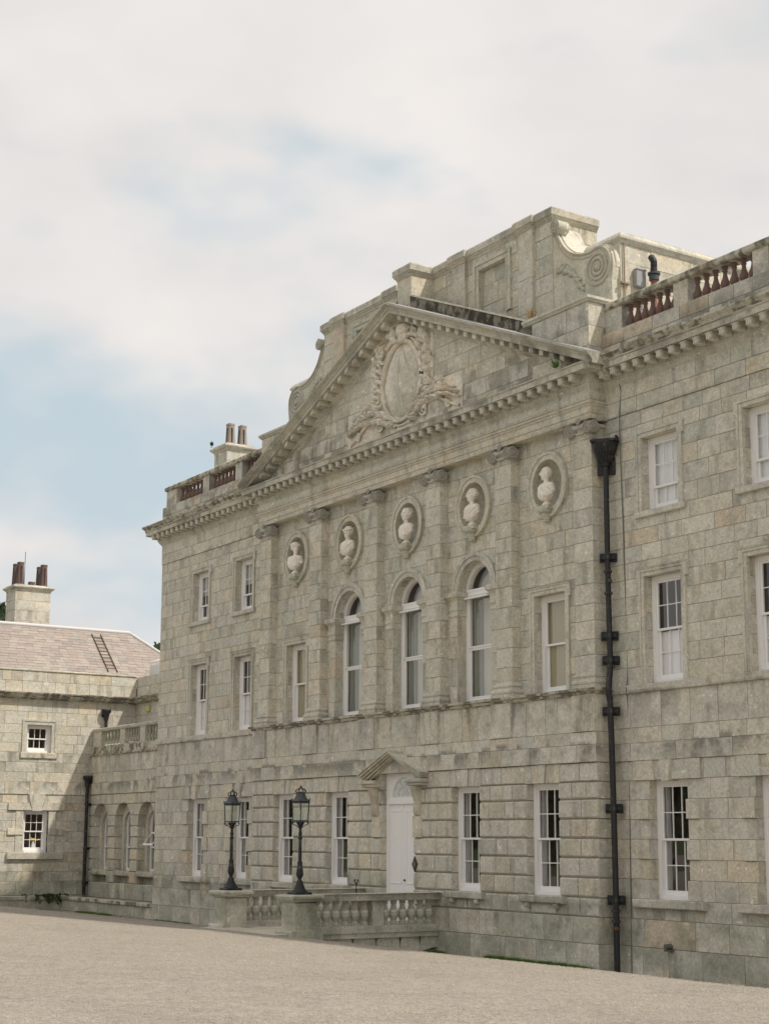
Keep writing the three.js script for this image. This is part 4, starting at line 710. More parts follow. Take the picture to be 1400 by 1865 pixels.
// ───────────── entrance bridge with balustrades, lamps ─────────────
{
  const br = thing('entrance_bridge', 'stone balustraded bridge leading across to the white front door', 'bridge');
  mesh('deck', box(-1.9, 1.9, -.72, -.575, .3, 5.05), stoneM[2], br);
  const weatherM = stoneM[8], bM = stoneM[3];
  const bl = lathe([[.1, -.43], [.1, -.36], [.075, -.35], [.07, -.32], [.1, -.27], [.118, -.2], [.11, -.12], [.075, -.04], [.062, .02], [.06, .05], [.08, .06], [.08, .08], [.065, .09], [.09, .12], [.1, .125], [.1, .165]], 14);
  for (const s of [-1, 1]) {
    const X = (a, b) => s > 0 ? [a, b] : [-b, -a], [a, b] = X(1.52, 1.88);
    mesh('handrail', sweep([[-.1, .15], [.02, .155], [.035, .18], [.06, .2], [.075, .22], [.08, .27], [.05, .3], [-.1, .305]], s > 0 ? [[a, .52], [a, 4.0], [b, 4.0], [b, .52]].reverse() : [[b, .52], [b, 4.0], [a, 4.0], [a, .52]], false), bM, br);
    mesh('handrail_core', box(a - .02, b + .02, .152, .302, .52, 4.05), bM, br);
    mesh('base_course', box(a - .06, b + .06, -.6, -.43, .52, 4.05, .015), bM, br);
    mesh('middle_pier', box(a + .02, b - .02, -.43, .16, 2.1, 2.42, .01), stoneM[1], br);
    for (const [z0, z1] of [[.58, 2.1], [2.42, 4.0]]) for (let k = 0; k < 6; k++) { const m = mesh('baluster', bl, [stoneM[3], stoneM[1], stoneM[5]][k % 3], br); m.position.set((a + b) / 2, 0, lerp(z0, z1, (k + .5) / 6)); }
    const [c, d] = X(1.4, 2.0);
    mesh('pedestal', box(c, d, -.52, .14, 4.02, 4.62, .012), stoneM[5], br);
    mesh('pedestal_base', box(c - .1, d + .1, -.95, -.5, 3.92, 4.74, .03), stoneM[5], br);
    mesh('pedestal_cap', sweep([[-.1, .13], [.02, .14], [.04, .17], [.08, .19], [.11, .22], [.12, .27], [.09, .3], [-.1, .308]], [[c, 4.0], [c, 4.62], [d, 4.62], [d, 4.0]], true), stoneM[5], br);
    mesh('pedestal_cap', box(c, d, .12, .306, 4.0, 4.62), stoneM[5], br);
    // side wall with a low arch against the house
    const sh = [[.52, -.98], [.7, -1.0], [.95, -1.06], [1.2, -1.16], [1.4, -1.3], [1.5, -1.9], [4.7, -1.9], [4.7, -.6], [.52, -.6]];
    const cuts = [[-9, 1.05], [1.05, 1.62], [1.62, 2.3], [2.3, 2.95], [2.95, 3.7], [3.7, 9]];
    for (const [z0, z1] of cuts) { const skew = .12; let p = sh; for (const [v, sg] of [[z0, 1], [z1, -1]]) { const f = q => sg * (q[0] - v - (q[1] + 1) * skew * sg * (v < 3 ? 1 : -.6)) - .004, o = []; for (let i = 0; i < p.length; i++) { const A = p[i], B = p[(i + 1) % p.length], fa = f(A), fb = f(B); if (fa >= 0) o.push(A); if ((fa < 0) !== (fb < 0)) { const t = fa / (fa - fb); o.push([lerp(A[0], B[0], t), lerp(A[1], B[1], t)]); } } p = o; } if (p.length < 3) continue; const g = prism(p.map(q => [-q[0], q[1]]), 0, .34); g.rotateY(Math.PI / 2); g.translate(s > 0 ? 1.5 : -1.84, 0, 0); mesh('side_stone', U(g), [weatherM, stoneM[3], stoneM[8]][Math.floor(R() * 3)], br); }
    mesh('side_core', box(...X(1.54, 1.8), -1.9, -.62, 1.62, 4.6), mortar, br);
  }
  const lampGlass = new THREE.MeshPhysicalMaterial({ color: new THREE.Color(.93, .96, .92), transmission: .92, thickness: 0, roughness: .12, ior: 1.45 });
  const greenIron = mat([.045, .055, .055], .45);
  for (const [s, label] of [[1, 'black iron lamp post on the bridge pedestal nearer the door steps camera side'], [-1, 'black iron lamp post on the far left bridge pedestal']]) {
    const L = thing('lamp_post', s > 0 ? 'black iron lamp post with lantern on the right hand bridge pedestal' : 'black iron lamp post with lantern on the left hand bridge pedestal', 'lamp post', [s * 1.7, .305, 4.32], 0, 'lamp posts on the bridge');
    mesh('foot', join([box(-.21, .21, 0, .055, -.21, .21, .01), lathe([[.19, .055], [.18, .085], [.15, .1], [.12, .16], [.085, .24], [.075, .3], [.05, .32]], 12)]), iron, L);
    mesh('post', lathe([[.06, .3], [.04, .34], [.05, .38], [.075, .42], [.085, .46], [.08, .5], [.055, .7], [.06, .71], [.06, .74], [.042, .76], [.04, .9], [.034, 1.25], [.05, 1.27], [.05, 1.3], [.03, 1.32], [.045, 1.38], [.03, 1.45], [.03, 1.5], [.05, 1.56], [.085, 1.62], [.1, 1.66]], 12), iron, L);
    mesh('scroll_bracket', join([0, 1, 2, 3, 4, 5].map(k => { const a = k * Math.PI / 3 + .5; return tube([[.04, 1.52, 0], [.12, 1.58, 0], [.2, 1.6, 0], [.19, 1.66, 0]].map(p => [p[0] * Math.cos(a), p[1], p[0] * Math.sin(a)]), .009, 10, 5); })), iron, L);
    const lan = part('lantern', L), r0 = .2, r1 = .225, y0 = 1.68, y1 = 2.1, n = 6, P = (k, r) => [r * Math.cos(k * Math.PI / 3 + .5), r * Math.sin(k * Math.PI / 3 + .5)];
    const ring = (r, y, t) => { const l = []; for (let k = 0; k < n; k++) { const a = P(k, r), b = P(k + 1, r); l.push(tube([[a[0], y, a[1]], [b[0], y, b[1]]], t, 1, 5)); } return join(l); };
    mesh('lantern_frame', join([ring(r0, y0, .016), ring(r1, y1, .016), ring(r1 + .015, y1 + .03, .014), ...Array.from({ length: n }, (_, k) => { const a = P(k, r0), b = P(k, r1); return tube([[a[0], y0, a[1]], [b[0], y1, b[1]]], .012, 1, 5); }), ...Array.from({ length: n }, (_, k) => { const a = P(k, r0 + .01); return move(ball(.014, .03, .014, 5), a[0], y0 - .04, a[1]); }), ...Array.from({ length: n }, (_, k) => { const a = P(k, r1 + .01); return move(ball(.014, .035, .014, 5), a[0], y1 + .07, a[1]); })]), greenIron, lan);
    for (let k = 0; k < n; k++) { const a = P(k, r0 - .003), b = P(k + 1, r0 - .003), c = P(k + 1, r1 - .003), d = P(k, r1 - .003), o = []; quad(o, [a[0], y0, a[1]], [b[0], y0, b[1]], [c[0], y1, c[1]], [d[0], y1, d[1]]); mesh('glass_pane', flat(o), lampGlass, lan); }
    mesh('lantern_roof', lathe([[.235, y1 + .03], [.2, y1 + .07], [.15, y1 + .12], [.125, y1 + .19], [.1, y1 + .215], [.105, y1 + .23], [.06, y1 + .25], [.0, y1 + .255]], 6), greenIron, lan);
    mesh('lantern_floor', lathe([[.0, y0 - .01], [.1, y0 - .005], [.2, y0]], 6), iron, lan);
    mesh('lantern_crown', join([...Array.from({ length: 8 }, (_, k) => { const a = k * Math.PI / 4; return tube([[.1, y1 + .22, 0], [.125, y1 + .27, 0], [.09, y1 + .31, 0], [.02, y1 + .335, 0]].map(p => [p[0] * Math.cos(a), p[1], p[0] * Math.sin(a)]), .01, 8, 5); }), move(ball(.03, .035, .03, 6), 0, y1 + .36, 0)]), iron, lan);
    mesh('gas_mantle', join([move(cyl(.012, .012, .16, 6), 0, y0 + .08, 0), move(ball(.03, .05, .03, 8), 0, y0 + .2, 0)]), mat([.7, .66, .55], .6), lan);
  }
  const fin = mesh('iron_bracket', join([tube([[0, .0, 0], [0, .18, 0]], .014, 2, 5), tube([[0, .1, 0], [.07, .17, 0], [.1, .22, 0], [.05, .24, 0], [.05, .19, 0]], .012, 16, 5), tube([[0, .1, 0], [-.07, .17, 0], [-.1, .22, 0], [-.05, .24, 0], [-.05, .19, 0]], .012, 16, 5)]), iron); fin.position.set(-1.36, .3, .85); tag(fin, 'small black curled iron bracket behind the balustrade left of the door', 'bracket');
  const post = mesh('iron_stand', join([tube([[0, -.58, 0], [0, .3, 0]], .016, 2, 6), box(-.1, .1, -.58, -.56, -.1, .1)]), iron); post.position.set(-1.36, .0, .85); tag(post, 'thin iron upright carrying the curled bracket by the door', 'stand');
}
// ───────────── arcaded link to the pavilion ─────────────
const link = thing('arcaded_link', 'low rusticated link with arched windows and balustrade at far left', 'building wing');
{
  const ac = [-23.62, -21.53, -19.44, -17.35], ZL = -1.5;
  const arch = (x, r, y0, ys = 2.16) => [[x + r, y0], ...ellPts(x, ys, r, r, 24, 0, Math.PI, true), [x - r, y0]];
  const cutters = ac.map(x => ({ x0: x - .72, x1: x + .72, y0: 2.0, y1: 2.88, g: prism(arch(x, .72, 1.9), -3, 0) }));
  const clip = (g, a, b, y0, y1) => { const c = cutters.filter(q => q.x0 < b && q.x1 > a && q.y0 < y1 && q.y1 > y0); return c.length ? cut(g, c.map(q => q.g)) : g; };
  const H = ac.map(x => [x - .72, x + .72, -.7, 2.0]);
  courses({ x0: -24.75, x1: -15.3, owner: link, zb: ZL - .3, zf: ZL, holes: H, kind: 'rusticated_block', ys: [-1.3, -.1, .34, .76, 1.17, 1.6, 2.0, 2.4, 2.82, 3.22], len: [.6, .9], gap: .014, gy: .02, cx: .014, cy: .026, cz: .03, clip });
  courses({ x0: -24.75, x1: -15.3, owner: link, zb: ZL - .3, zf: ZL + .03, kind: 'ashlar_block', ys: [3.22, 3.66], len: [.8, 1.3] });
  courses({ x0: -24.75, x1: -15.3, owner: link, zb: ZL - .3, zf: ZL, kind: 'ashlar_block', ys: [3.66, 4.05, 4.7], len: [.7, 1.2] });
  mesh('wall_core', prism(rect(-24.7, -15.3, -1.3, 4.75), ZL - .29, ZL - .03, ac.map(x => arch(x, .735, -.72))), mortar, link);
  mesh('string_course', sweep([[-.3, 4.69], [.04, 4.69], [.08, 4.73], [.09, 4.78], [.03, 4.8], [.03, 5.05], [.0, 5.08], [-.4, 5.1]], [[-24.75, ZL], [-15.3, ZL]]), grimeM, link);
  mesh('balustrade_rail', sweep([[-.3, 5.66], [.02, 5.66], [.05, 5.69], [.07, 5.76], [.04, 5.79], [-.3, 5.8]], [[-24.7, ZL - .06], [-15.3, ZL - .06]]), stoneM[8], link);
  const bg = lathe(balPts.map(p => [p[0] * .95, p[1] * .98]), 10);
  const pd = [[-24.72, -23.95], [-22.15, -21.71], [-20.32, -19.86], [-18.2, -17.75]];
  pd.forEach(([a, b], i) => { mesh('balustrade_pedestal', box(a, b, 5.08, 5.665, ZL - .36, ZL - .05, .01), stoneM[3], link); const c = pd[i + 1]; if (c) for (let k = 0; k < 6; k++) { const m = mesh('baluster', bg, stoneM[8], link); m.position.set(lerp(b, c[0], (k + .5) / 6), 5.08, ZL - .2); } });
  for (const x of ac) {
    mesh('inner_wall', prism(rect(x - .8, x + .8, -.7, 3.0), ZL - .55, ZL - .3, [arch(x, .5, .35, 2.05)]), stoneM[5], link);
    mesh('window_sill', box(x - .72, x + .72, .17, .36, ZL - .5, ZL + .02, .02), stoneM[7], link);
    const w = part('arched_window', link), z = ZL - .42, r = .5, i = .44;
    mesh('frame', join([prism([...ellPts(x, 2.05, r, r, 24, 0, Math.PI, true), ...ellPts(x, 2.05, i, i, 24, Math.PI, 0, true)], z - .08, z), box(x - r, x - i, .36, 2.05, z - .08, z), box(x + i, x + r, .36, 2.05, z - .08, z), box(x - i, x + i, .36, .45, z - .08, z), box(x - i, x + i, 1.2, 1.26, z - .08, z + .01), box(x - .02, x + .02, .45, 2.5, z - .06, z - .01)]), paint, w);
    for (const [ya, yb] of [[.45, 1.2], [1.26, 2.05]]) for (const q of [-1, 1]) { const p = new THREE.PlaneGeometry(i - .02, yb - ya); p.translate(x + q * (i + .02) / 2, (ya + yb) / 2, z - .04); mesh('pane', p.toNonIndexed(), glass, w); }
    const sg = new THREE.ShapeGeometry(new THREE.Shape(ellPts(x, 2.05, i, i, 20, 0, Math.PI, true).map(p => new THREE.Vector2(...p)))); sg.translate(0, 0, z - .04); mesh('pane', U(sg), glass, w);
    if (x === ac[2]) { const v = xf(join([box(-.42, .42, 0, .05, 0, .03), box(-.42, -.37, -.5, 0, 0, .03), box(.37, .42, -.5, 0, 0, .03), box(-.42, .42, -.55, -.5, 0, .03)]), (a, b, c) => [x + a, 1.75 + b * .75 - c, z + c - b * .62]); mesh('open_casement', U(v), paint, w); }
  }
  mesh('terrace_roof', box(-24.7, -15.3, 4.75, 5.0, -3.4, ZL - .2), leadM, link);
  mesh('room_floor', box(-24.7, -15.3, -.7, -.6, -6, ZL - .3), interiorM, link);
  mesh('room_wall', join([box(-24.7, -15.5, -.7, 5, -6.1, -6), box(-24.7, -15.5, 4.6, 4.74, -6, ZL - .3)]), interiorM, link);
  courses({ x0: -24.75, x1: -15.4, owner: link, zb: -3.7, zf: -3.36, kind: 'ashlar_block', ys: [4.9, 5.4, 5.9, 6.4, 6.9], len: [.8, 1.4] });
  courses({ x0: -24.72, x1: -15.4, owner: link, zb: -3.7, zf: -3.38, kind: 'parapet_block', ys: [7.1, 7.55, 7.95], len: [.6, 1.0], tint: () => [3, 8, 3, 5][Math.floor(R() * 4)] });
  mesh('upper_core', box(-24.8, -15.4, 4.8, 7.94, -6.2, -3.4), mortar, link);
}
// ───────────── pavilion ─────────────
const pav = thing('side_pavilion', 'two storey stone pavilion with slate roof at the left edge', 'building', [-24.75, 0, 0], Math.PI / 2);   // local x = -z, local z = outwards
{
  const wx = -.67, w = 1.0, H = [[wx - .5, wx + .5, 1.0, 2.59], [wx - .5, wx + .5, 4.8, 5.87]], o = { x0: -6, x1: 3.36, owner: pav, zb: -.3, holes: H };
  courses({ ...o, kind: 'plinth_block', ys: [-1.5, -.6, -.08], zf: .07, len: [.8, 1.3] });
  courses({ ...o, kind: 'ashlar_block', ys: rows(steps(-.08, 1, 3), steps(1, 2.59, 4), [2.59, 2.88, 3.2]), zf: 0 });
  courses({ ...o, kind: 'band_block', ys: [3.2, 3.67], zf: .035, len: [.9, 1.5] });
  courses({ ...o, kind: 'ashlar_block', ys: rows(steps(3.67, 4.8, 3), steps(4.8, 5.87, 3), steps(5.87, 6.86, 2)), zf: 0, len: [.7, 1.3] });
  courses({ ...o, holes: [], kind: 'parapet_block', x1: 3.36, ys: [7.1, 7.55, 7.95], zf: -.02, len: [.6, 1.1] });
  mesh('wall_core', prism(rect(-6, 3.36, -1.5, 7.94), -.31, -.04, H.map(h => rect(h[0] - .012, h[1] + .012, h[2] - .012, h[3] + .012))), mortar, pav);
  mesh('wall_core', prism(rect(-6, 3.36, -1.5, 6.9), -.045, -.012, H.map(h => rect(h[0] - .012, h[1] + .012, h[2] - .012, h[3] + .012))), mortar, pav);
  mesh('cornice', sweep([[-.3, 6.84], [.03, 6.86], [.06, 6.9], [.22, 6.92], [.24, 7.0], [.28, 7.02], [.33, 7.06], [.34, 7.1], [-.1, 7.14]], [[-6, 0], [3.36, 0], [3.36, 9.3]]), grimeM, pav);
  mesh('parapet_cap', box(-6, 3.36, 7.95, 8.02, -.4, .02, .02), stoneM[9], pav);
  sashWindow(pav, wx, 1.0, 2.59, w, -.16, 3, 2, 2); sashWindow(pav, wx, 4.8, 5.87, w, -.16, 3, 1, 1);
  surround(pav, wx, 4.8, 5.87, w, 0, { W: .2 }); mesh('window_sill', box(wx - .74, wx + .74, 4.58, 4.8, -.25, .06, .012), stoneM[2], pav);
  mesh('window_sill', box(wx - 1.12, wx + 1.12, .74, 1.0, -.25, .12, .02), stoneM[8], pav);
  for (const q of [-1, 1]) { for (const [a, b] of [[1.66, 1.9]]) lay('surround_block', pav, blk(Math.min(wx + q * .5, wx + q * 1.12), Math.max(wx + q * .5, wx + q * 1.12), a, b, -.2, .06, .01)); lay('surround_block', pav, blk(Math.min(wx + q * .5, wx + q * .8), Math.max(wx + q * .5, wx + q * .8), 1.0, 1.655, -.2, .03, .01)); lay('surround_block', pav, blk(Math.min(wx + q * .5, wx + q * .8), Math.max(wx + q * .5, wx + q * .8), 1.905, 2.59, -.2, .03, .01));
    lay('surround_block', pav, prism(q < 0 ? [[wx - 1.12, 2.6], [wx - .2, 2.6], [wx - .3, 2.88], [wx - 1.12, 2.88]] : [[wx + .2, 2.6], [wx + 1.12, 2.6], [wx + 1.12, 2.88], [wx + .3, 2.88]], -.2, .07)); }
  lay('surround_block', pav, prism([[wx - .19, 2.57], [wx + .19, 2.57], [wx + .33, 3.22], [wx - .33, 3.22]], -.2, .09), 2);
  mesh('room_wall', join([box(-6, 3.3, -.7, 6.9, -4.1, -4), box(-6, 3.3, 3.2, 3.4, -4, -.3), box(-6, 3.3, 6.7, 6.9, -4, -.3), box(-6, 3.3, -.7, -.5, -4, -.3), box(3.1, 3.3, -.7, 6.9, -4, -.3)]), interiorM, pav);
  // vase and yellow flowers on the inside sill
  const slateM = [[.35, .295, .262], [.39, .33, .29], [.31, .27, .245], [.41, .35, .305], [.365, .295, .26], [.35, .32, .28]].map(c => mat(c, .8, { bumpMap: stoneBump, bumpScale: .004 }));
  const slope = Math.atan2(2.4, 2.7), cs = Math.cos(slope), sn = Math.sin(slope), L = Math.hypot(2.7, 2.4);
  const hip = 4.4;
  const P = (X, t, n = 0) => [X, 7.75 + t * sn + n * cs, -.55 - t * cs + n * sn];
  { const o = []; quad(o, P(-6, -.4, -.02), P(hip + 2.7 + .3, -.4, -.02), P(hip, L, -.02), P(-6, L, -.02)); const e = P(hip, L, -.02), a = P(hip + 3, -.4, -.02); quad(o, a, [a[0], a[1], a[2] - 6], [e[0], e[1], e[2] - .5], e); const r = P(-6, L, -.02); quad(o, r, e, [e[0] + 2.7, 7.5, e[2] - 3.4], [r[0], 7.5, r[2] - 3.4]); mesh('roof_deck', flat(o), mat([.2, .17, .16], .95), pav); }
  const sl = []; const nrow = 19;
  for (let r = 0; r < nrow; r++) { const t = r * L / nrow, xmax = hip + (L - t) * cs; let X = -6 - (r % 2) * .17 - rr(0, .08); while (X < 6.2) { const wd = rr(.3, .4); if (X + wd < xmax + .05 && P(X, t)[1] > 7.8) sl.push([X, wd, t]); X += wd + .006; } }
  const sg = [0, 1].map(k => { const g = box(0, .35, 0, .29, -.006, .006, .002); return g; });
  const place = (m, [X, wd, t]) => { const p = P(X, t, .022 + rr(0, .006)); m.position.set(...p); m.rotation.x = -(Math.PI / 2 - slope) - .05 + rr(-.02, .02); m.rotation.z = rr(-.018, .018); m.scale.set(wd / .35, 1, 1); };
  sl.sort((a, b) => Math.abs(a[0] - 1.4) - Math.abs(b[0] - 1.4));
  sl.slice(0, 295).forEach(s => { const m = mesh('slate', sg[0], slateM[Math.floor(R() * 6)], pav); place(m, s); });
  const rest = sl.slice(295).map(s => { const m = new THREE.Object3D(); place(m, s); m.updateMatrix(); return sg[0].clone().applyMatrix4(m.matrix); }); if (rest.length) mesh('remaining_slates', mergeGeometries(rest), slateM[0], pav).userData.kind = 'stuff';
  const lw = mat([.62, .61, .60], .6);
  mesh('ridge_lead', tube([P(-6, L, .03), P(-1, L, .03), P(hip, L, .03)], .09, 8, 8), lw, pav);
  mesh('hip_lead', tube([P(hip, L, .03), P(hip + 1.4, L - 1.4 / cs, .03), P(hip + 2.8, L - 2.8 / cs, .03)], .07, 8, 8), lw, pav);
}
{ // flowers in the window
  const v = thing('flower_vase', 'white vase of yellow flowers inside the lower pavilion window', 'vase', [-25.08, 1.08, .62]);
  mesh('vase', lathe([[.05, 0], [.06, .02], [.09, .12], [.07, .24], [.045, .3], [.05, .34]], 12), mat([.7, .7, .7], .3), v);
  const q = mulberry(3), f = []; for (let i = 0; i < 26; i++) f.push(move(ball(.035, .03, .035, 5), (q() - .5) * .12, .36 + q() * .1, (q() - .5) * .42)); mesh('blossoms', join(f), mat([.62, .46, .05], .8), v);
}
{ // ladder lying on the slates
  const L = thing('roof_ladder', 'rusty iron ladder lying on the purple slate roof', 'ladder');
  const m = mat([.10, .065, .045], .8), a0 = V3(-27.72, 9.98, -2.58), a1 = V3(-25.75, 8.23, -2.54), b0 = V3(-27.72, 9.98, -2.97), b1 = V3(-25.75, 8.23, -2.94);
  for (const [a, b] of [[a0, a1], [b0, b1]]) mesh('rail', tube([a.toArray(), a.clone().lerp(b, .5).toArray(), b.toArray()], .022, 6, 6), m, L);
  for (let k = 1; k < 11; k++) { const t = k / 11; mesh('rung', tube([a0.clone().lerp(a1, t).toArray(), b0.clone().lerp(b1, t).toArray()], .013, 1, 5), m, L); }
}
{ const v = mesh('roof_vent', join([box(-.06, .06, 0, .1, -.12, .12, .01), (() => { const g = cyl(.05, .05, .16, 10); return move(g, 0, .08, 0); })(), box(-.05, .05, 0, .03, -.28, .28, .01)]), mat([.6, .6, .6], .5)); v.position.set(-25.5, 8.0, -.36); tag(v, 'small white vent on the slate roof above the pavilion parapet', 'vent'); }
{ const g = thing('rooflight', 'white framed rooflight at the foot of the slate roof hip', 'rooflight', [-24.6, 8.0, -4.6]); mesh('curb', box(-.6, .6, 0, .5, -.5, .5, .02), mat([.72, .72, .72], .5), g); mesh('glazing', xf(box(-.62, .62, .5, .56, -.52, .52, .01), (x, y, z) => [x, y + .3 - z * .4, z]), mat([.75, .76, .77], .2), g); }
{ const g = thing('alarm_box', 'small yellow alarm box under the cornice of the link', 'alarm box', [-23.5, 6.5, -3.35]); mesh('case', box(-.14, .14, 0, .22, 0, .11, .025), mat([.62, .55, .22], .5), g); mesh('lamp_lens', move(ball(.05, .03, .04, 8), 0, -.01, .05), mat([.5, .45, .2], .3), g); }
function smallPipe(label, x, z, yTop, yBot, turn) {
  const g = thing('downpipe', label, 'drainpipe', [x, 0, z], turn);
  mesh('hopper', join([lathe([[.06, yTop - .5], [.075, yTop - .42], [.09, yTop - .4], [.1, yTop - .22], [.19, yTop - .1], [.19, yTop], [.15, yTop]], 10), box(-.15, .15, yTop - .3, yTop + .02, -.13, -.05, .01)]), iron, g);
  mesh('pipe', tube([[0, yTop - .4, 0], [0, (yTop + yBot) / 2, 0], [0, yBot, 0]], .065, 10, 12), iron, g);
  const y1 = yBot < 4 ? [2.85, 1.15, -.15] : []; for (const y of y1) { const b = part('pipe_bracket', g, [0, y, 0]); mesh('collar', join([cyl(.085, .085, .1, 12), box(-.13, .13, -.05, .05, -.11, -.05, .01)]), iron, b); }
}
smallPipe('black iron downpipe with square hopper in the corner of pavilion and link', -24.6, -1.33, 3.95, -.6, .6);
smallPipe('short black hopper and pipe high on the pavilion wall under its cornice', -24.6, -2.02, 6.58, 5.05, Math.PI / 2);
// ───────────── low retaining wall before the link ─────────────
{
  const g = thing('retaining_wall', 'low stone retaining wall with flat coping before the arcaded link', 'wall');
  courses({ x0: -23.6, x1: -15.5, owner: g, zb: -.35, zf: 0, kind: 'wall_stone', ys: [-1.7, -1.12, -.72], len: [.8, 1.4], tint: () => [1, 5, 8, 3][Math.floor(R() * 4)] });
  courses({ x0: -8, x1: 0, owner: g, zb: -.35, zf: 0, kind: 'wall_stone', ys: [-1.7, -1.1, -.7], len: [.8, 1.4], tint: () => [1, 5, 8, 3][Math.floor(R() * 4)], clip: q => { q.rotateY(Math.PI / 2); q.translate(-23.6, 0, 0); return U(q); } });
  mesh('wall_core', join([box(-23.62, -15.5, -1.7, -.73, -.3, -.015), box(-23.9, -23.62, -1.7, -.72, -.3, 8)]), mortar, g);
  const cap = []; let x = -23.55; while (x < -15.5) { const l = rr(1.1, 1.8), e = Math.min(x + l, -15.48); mesh('coping_stone', box(x + .004, e - .004, -.72, -.6 + rr(-.006, .006), -.4, .08, .015), grimeM, g); x = e; }
  let z = -.4; while (z < 8) { const l = rr(1.1, 1.7); mesh('coping_stone', box(-24.0, -23.52, -.715, -.6 + rr(-.006, .006), z + .09, z + .09 + l - .008, .015), stoneM[8], g); z += l; }
  structure('terrace', join([box(-24.75, -15.5, -.9, -.66, -1.6, -.3), box(-24.75, -23.95, -.9, -.655, -1.6, 8)]), mat([.17, .16, .12], .98, { bumpMap: stoneBump, bumpScale: .02 }));
}
// ───────────── ground ─────────────
function gy(x, z) {
  const prof = [[-20, -1.12], [0, -1.13], [.8, -1.1], [1.8, -1.05], [3.2, -.85], [4.9, -.6], [7, -.48], [12, -.3], [23, -.02], [40, 0], [2000, 0]];
  let y = 0; for (let i = 0; i < prof.length - 1; i++) if (z >= prof[i][0] && z <= prof[i + 1][0]) y = lerp(prof[i][1], prof[i + 1][1], (z - prof[i][0]) / (prof[i + 1][0] - prof[i][0]));
  if (z < -20) y = -1.12;
  return y - .2 * sstep(7, 9.5, x) * sstep(4, 0, z) + (fbm(x * .35, z * .35, 2, 5) - .5) * .035;
}
{
  const g1 = tex(1024, 1024, (i, j) => { const f = n2(i * .5, j * .5, 1) * .5 + n2(i * .25, j * .25, 7) * .5, p = n2(i * .1, j * .1, 12), p2 = n2(i * .05, j * .05, 15), m = fbm(i / 90, j / 90, 4, 4), v = .70 + .36 * f + .26 * (m - .5) + .4 * (p - .5) + .24 * (p2 - .5); return [s8(.48 * v), s8(.432 * v), s8(.366 * v)]; }, true);
  const gb = tex(512, 512, (i, j) => { const v = 255 * (n2(i * .5, j * .5, 2) * .6 + n2(i * .2, j * .2, 5) * .4); return [v, v, v]; });
  const ax = (a, b, near, c) => { const o = []; let v = a; while (v < b) { o.push(v); v += Math.max(near, Math.abs(v - c) * .07); } o.push(b); return o; };
  const xs = [...ax(-900, 900, .5, 2)], zs = [...ax(-900, 900, .35, 4)];
  const pos = [], uv = [], idx = [], col = [];
  for (const z of zs) for (const x of xs) { pos.push(x, gy(x, z), z); uv.push(x / 3.7 + z * .021, z / 3.7 - x * .017); const tr = sstep(.55, .7, fbm(x * .16 + z * .5, z * 1.3 - x * .5, 3, 33)), bl = fbm(x * .7, z * .7, 4, 36) - .5, v = 1 + bl * .22 - tr * .09; col.push(v, v * (1 - bl * .03), v * (1 - bl * .05)); }
  const nx = xs.length; for (let j = 0; j < zs.length - 1; j++) for (let i = 0; i < nx - 1; i++) { const a = j * nx + i; idx.push(a, a + nx, a + 1, a + 1, a + nx, a + nx + 1); }
  const g = new THREE.BufferGeometry(); g.setAttribute('position', new THREE.Float32BufferAttribute(pos, 3)); g.setAttribute('uv', new THREE.Float32BufferAttribute(uv, 2)); g.setAttribute('color', new THREE.Float32BufferAttribute(col, 3)); g.setIndex(idx); g.computeVertexNormals();
  gb.repeat.set(4, 4);
  structure('gravel_forecourt', g, mat([1, 1, 1], .95, { vertexColors: true, map: g1, bumpMap: gb, bumpScale: .02 }));
  // lawn across the forecourt and round the house
  const lawnM = mat([.075, .115, .032], .95, { bumpMap: gb, bumpScale: .03 });
  const sheet = (x0, x1, z0, z1) => { const o = [], n = 30; for (let i = 0; i < n; i++) for (let j = 0; j < n; j++) { const a = lerp(x0, x1, i / n), b = lerp(x0, x1, (i + 1) / n), c = lerp(z0, z1, j / n), d = lerp(z0, z1, (j + 1) / n), P = (x, z) => [x, gy(x, z) + .03, z]; quad(o, P(a, c), P(a, d), P(b, d), P(b, c)); } return flat(o); };
  structure('lawn', join([sheet(-200, 200, 38, 300), sheet(-300, -40, -300, 38), sheet(46, 300, -300, 38)]), lawnM);
  // loose pebbles of the gravel
  const NP = 240000, im = new THREE.InstancedMesh(U(new THREE.IcosahedronGeometry(1, 0)), mat([.41, .37, .315], .95), NP), pm = new THREE.Matrix4(), pq = new THREE.Quaternion(), pc = new THREE.Color(), pv = V3(0, 0, 0), ps = V3(0, 0, 0), pr = mulberry(404);
  for (let i = 0; i < NP; i++) {
    const t = pr(), z = .7 + 20 * pr(), x = lerp(-24, 25, Math.pow(t, .75)), s = .005 + .006 * pr(); pq.set(pr() - .5, pr() - .5, pr() - .5, pr() - .5).normalize();
    const off = Math.abs(x) < 2.1 && z < 5.1; pv.set(x, gy(x, z) + (off ? -1.5 : .002), z); ps.set(s * (.8 + .6 * pr()), s * .75, s); pm.compose(pv, pq, ps); im.setMatrixAt(i, pm); const v = .9 + .24 * pr(); im.setColorAt(i, pc.setRGB(v, v * (.94 + .08 * pr()), v * (.88 + .14 * pr())));
  }
  im.name = 'loose_gravel'; im.userData = { kind: 'stuff', label: 'loose pinkish gravel pebbles covering the forecourt', category: 'gravel' }; im.castShadow = im.receiveShadow = true; scene.add(im);
  const M = new THREE.Matrix4(), q = new THREE.Quaternion(), C = new THREE.Color();
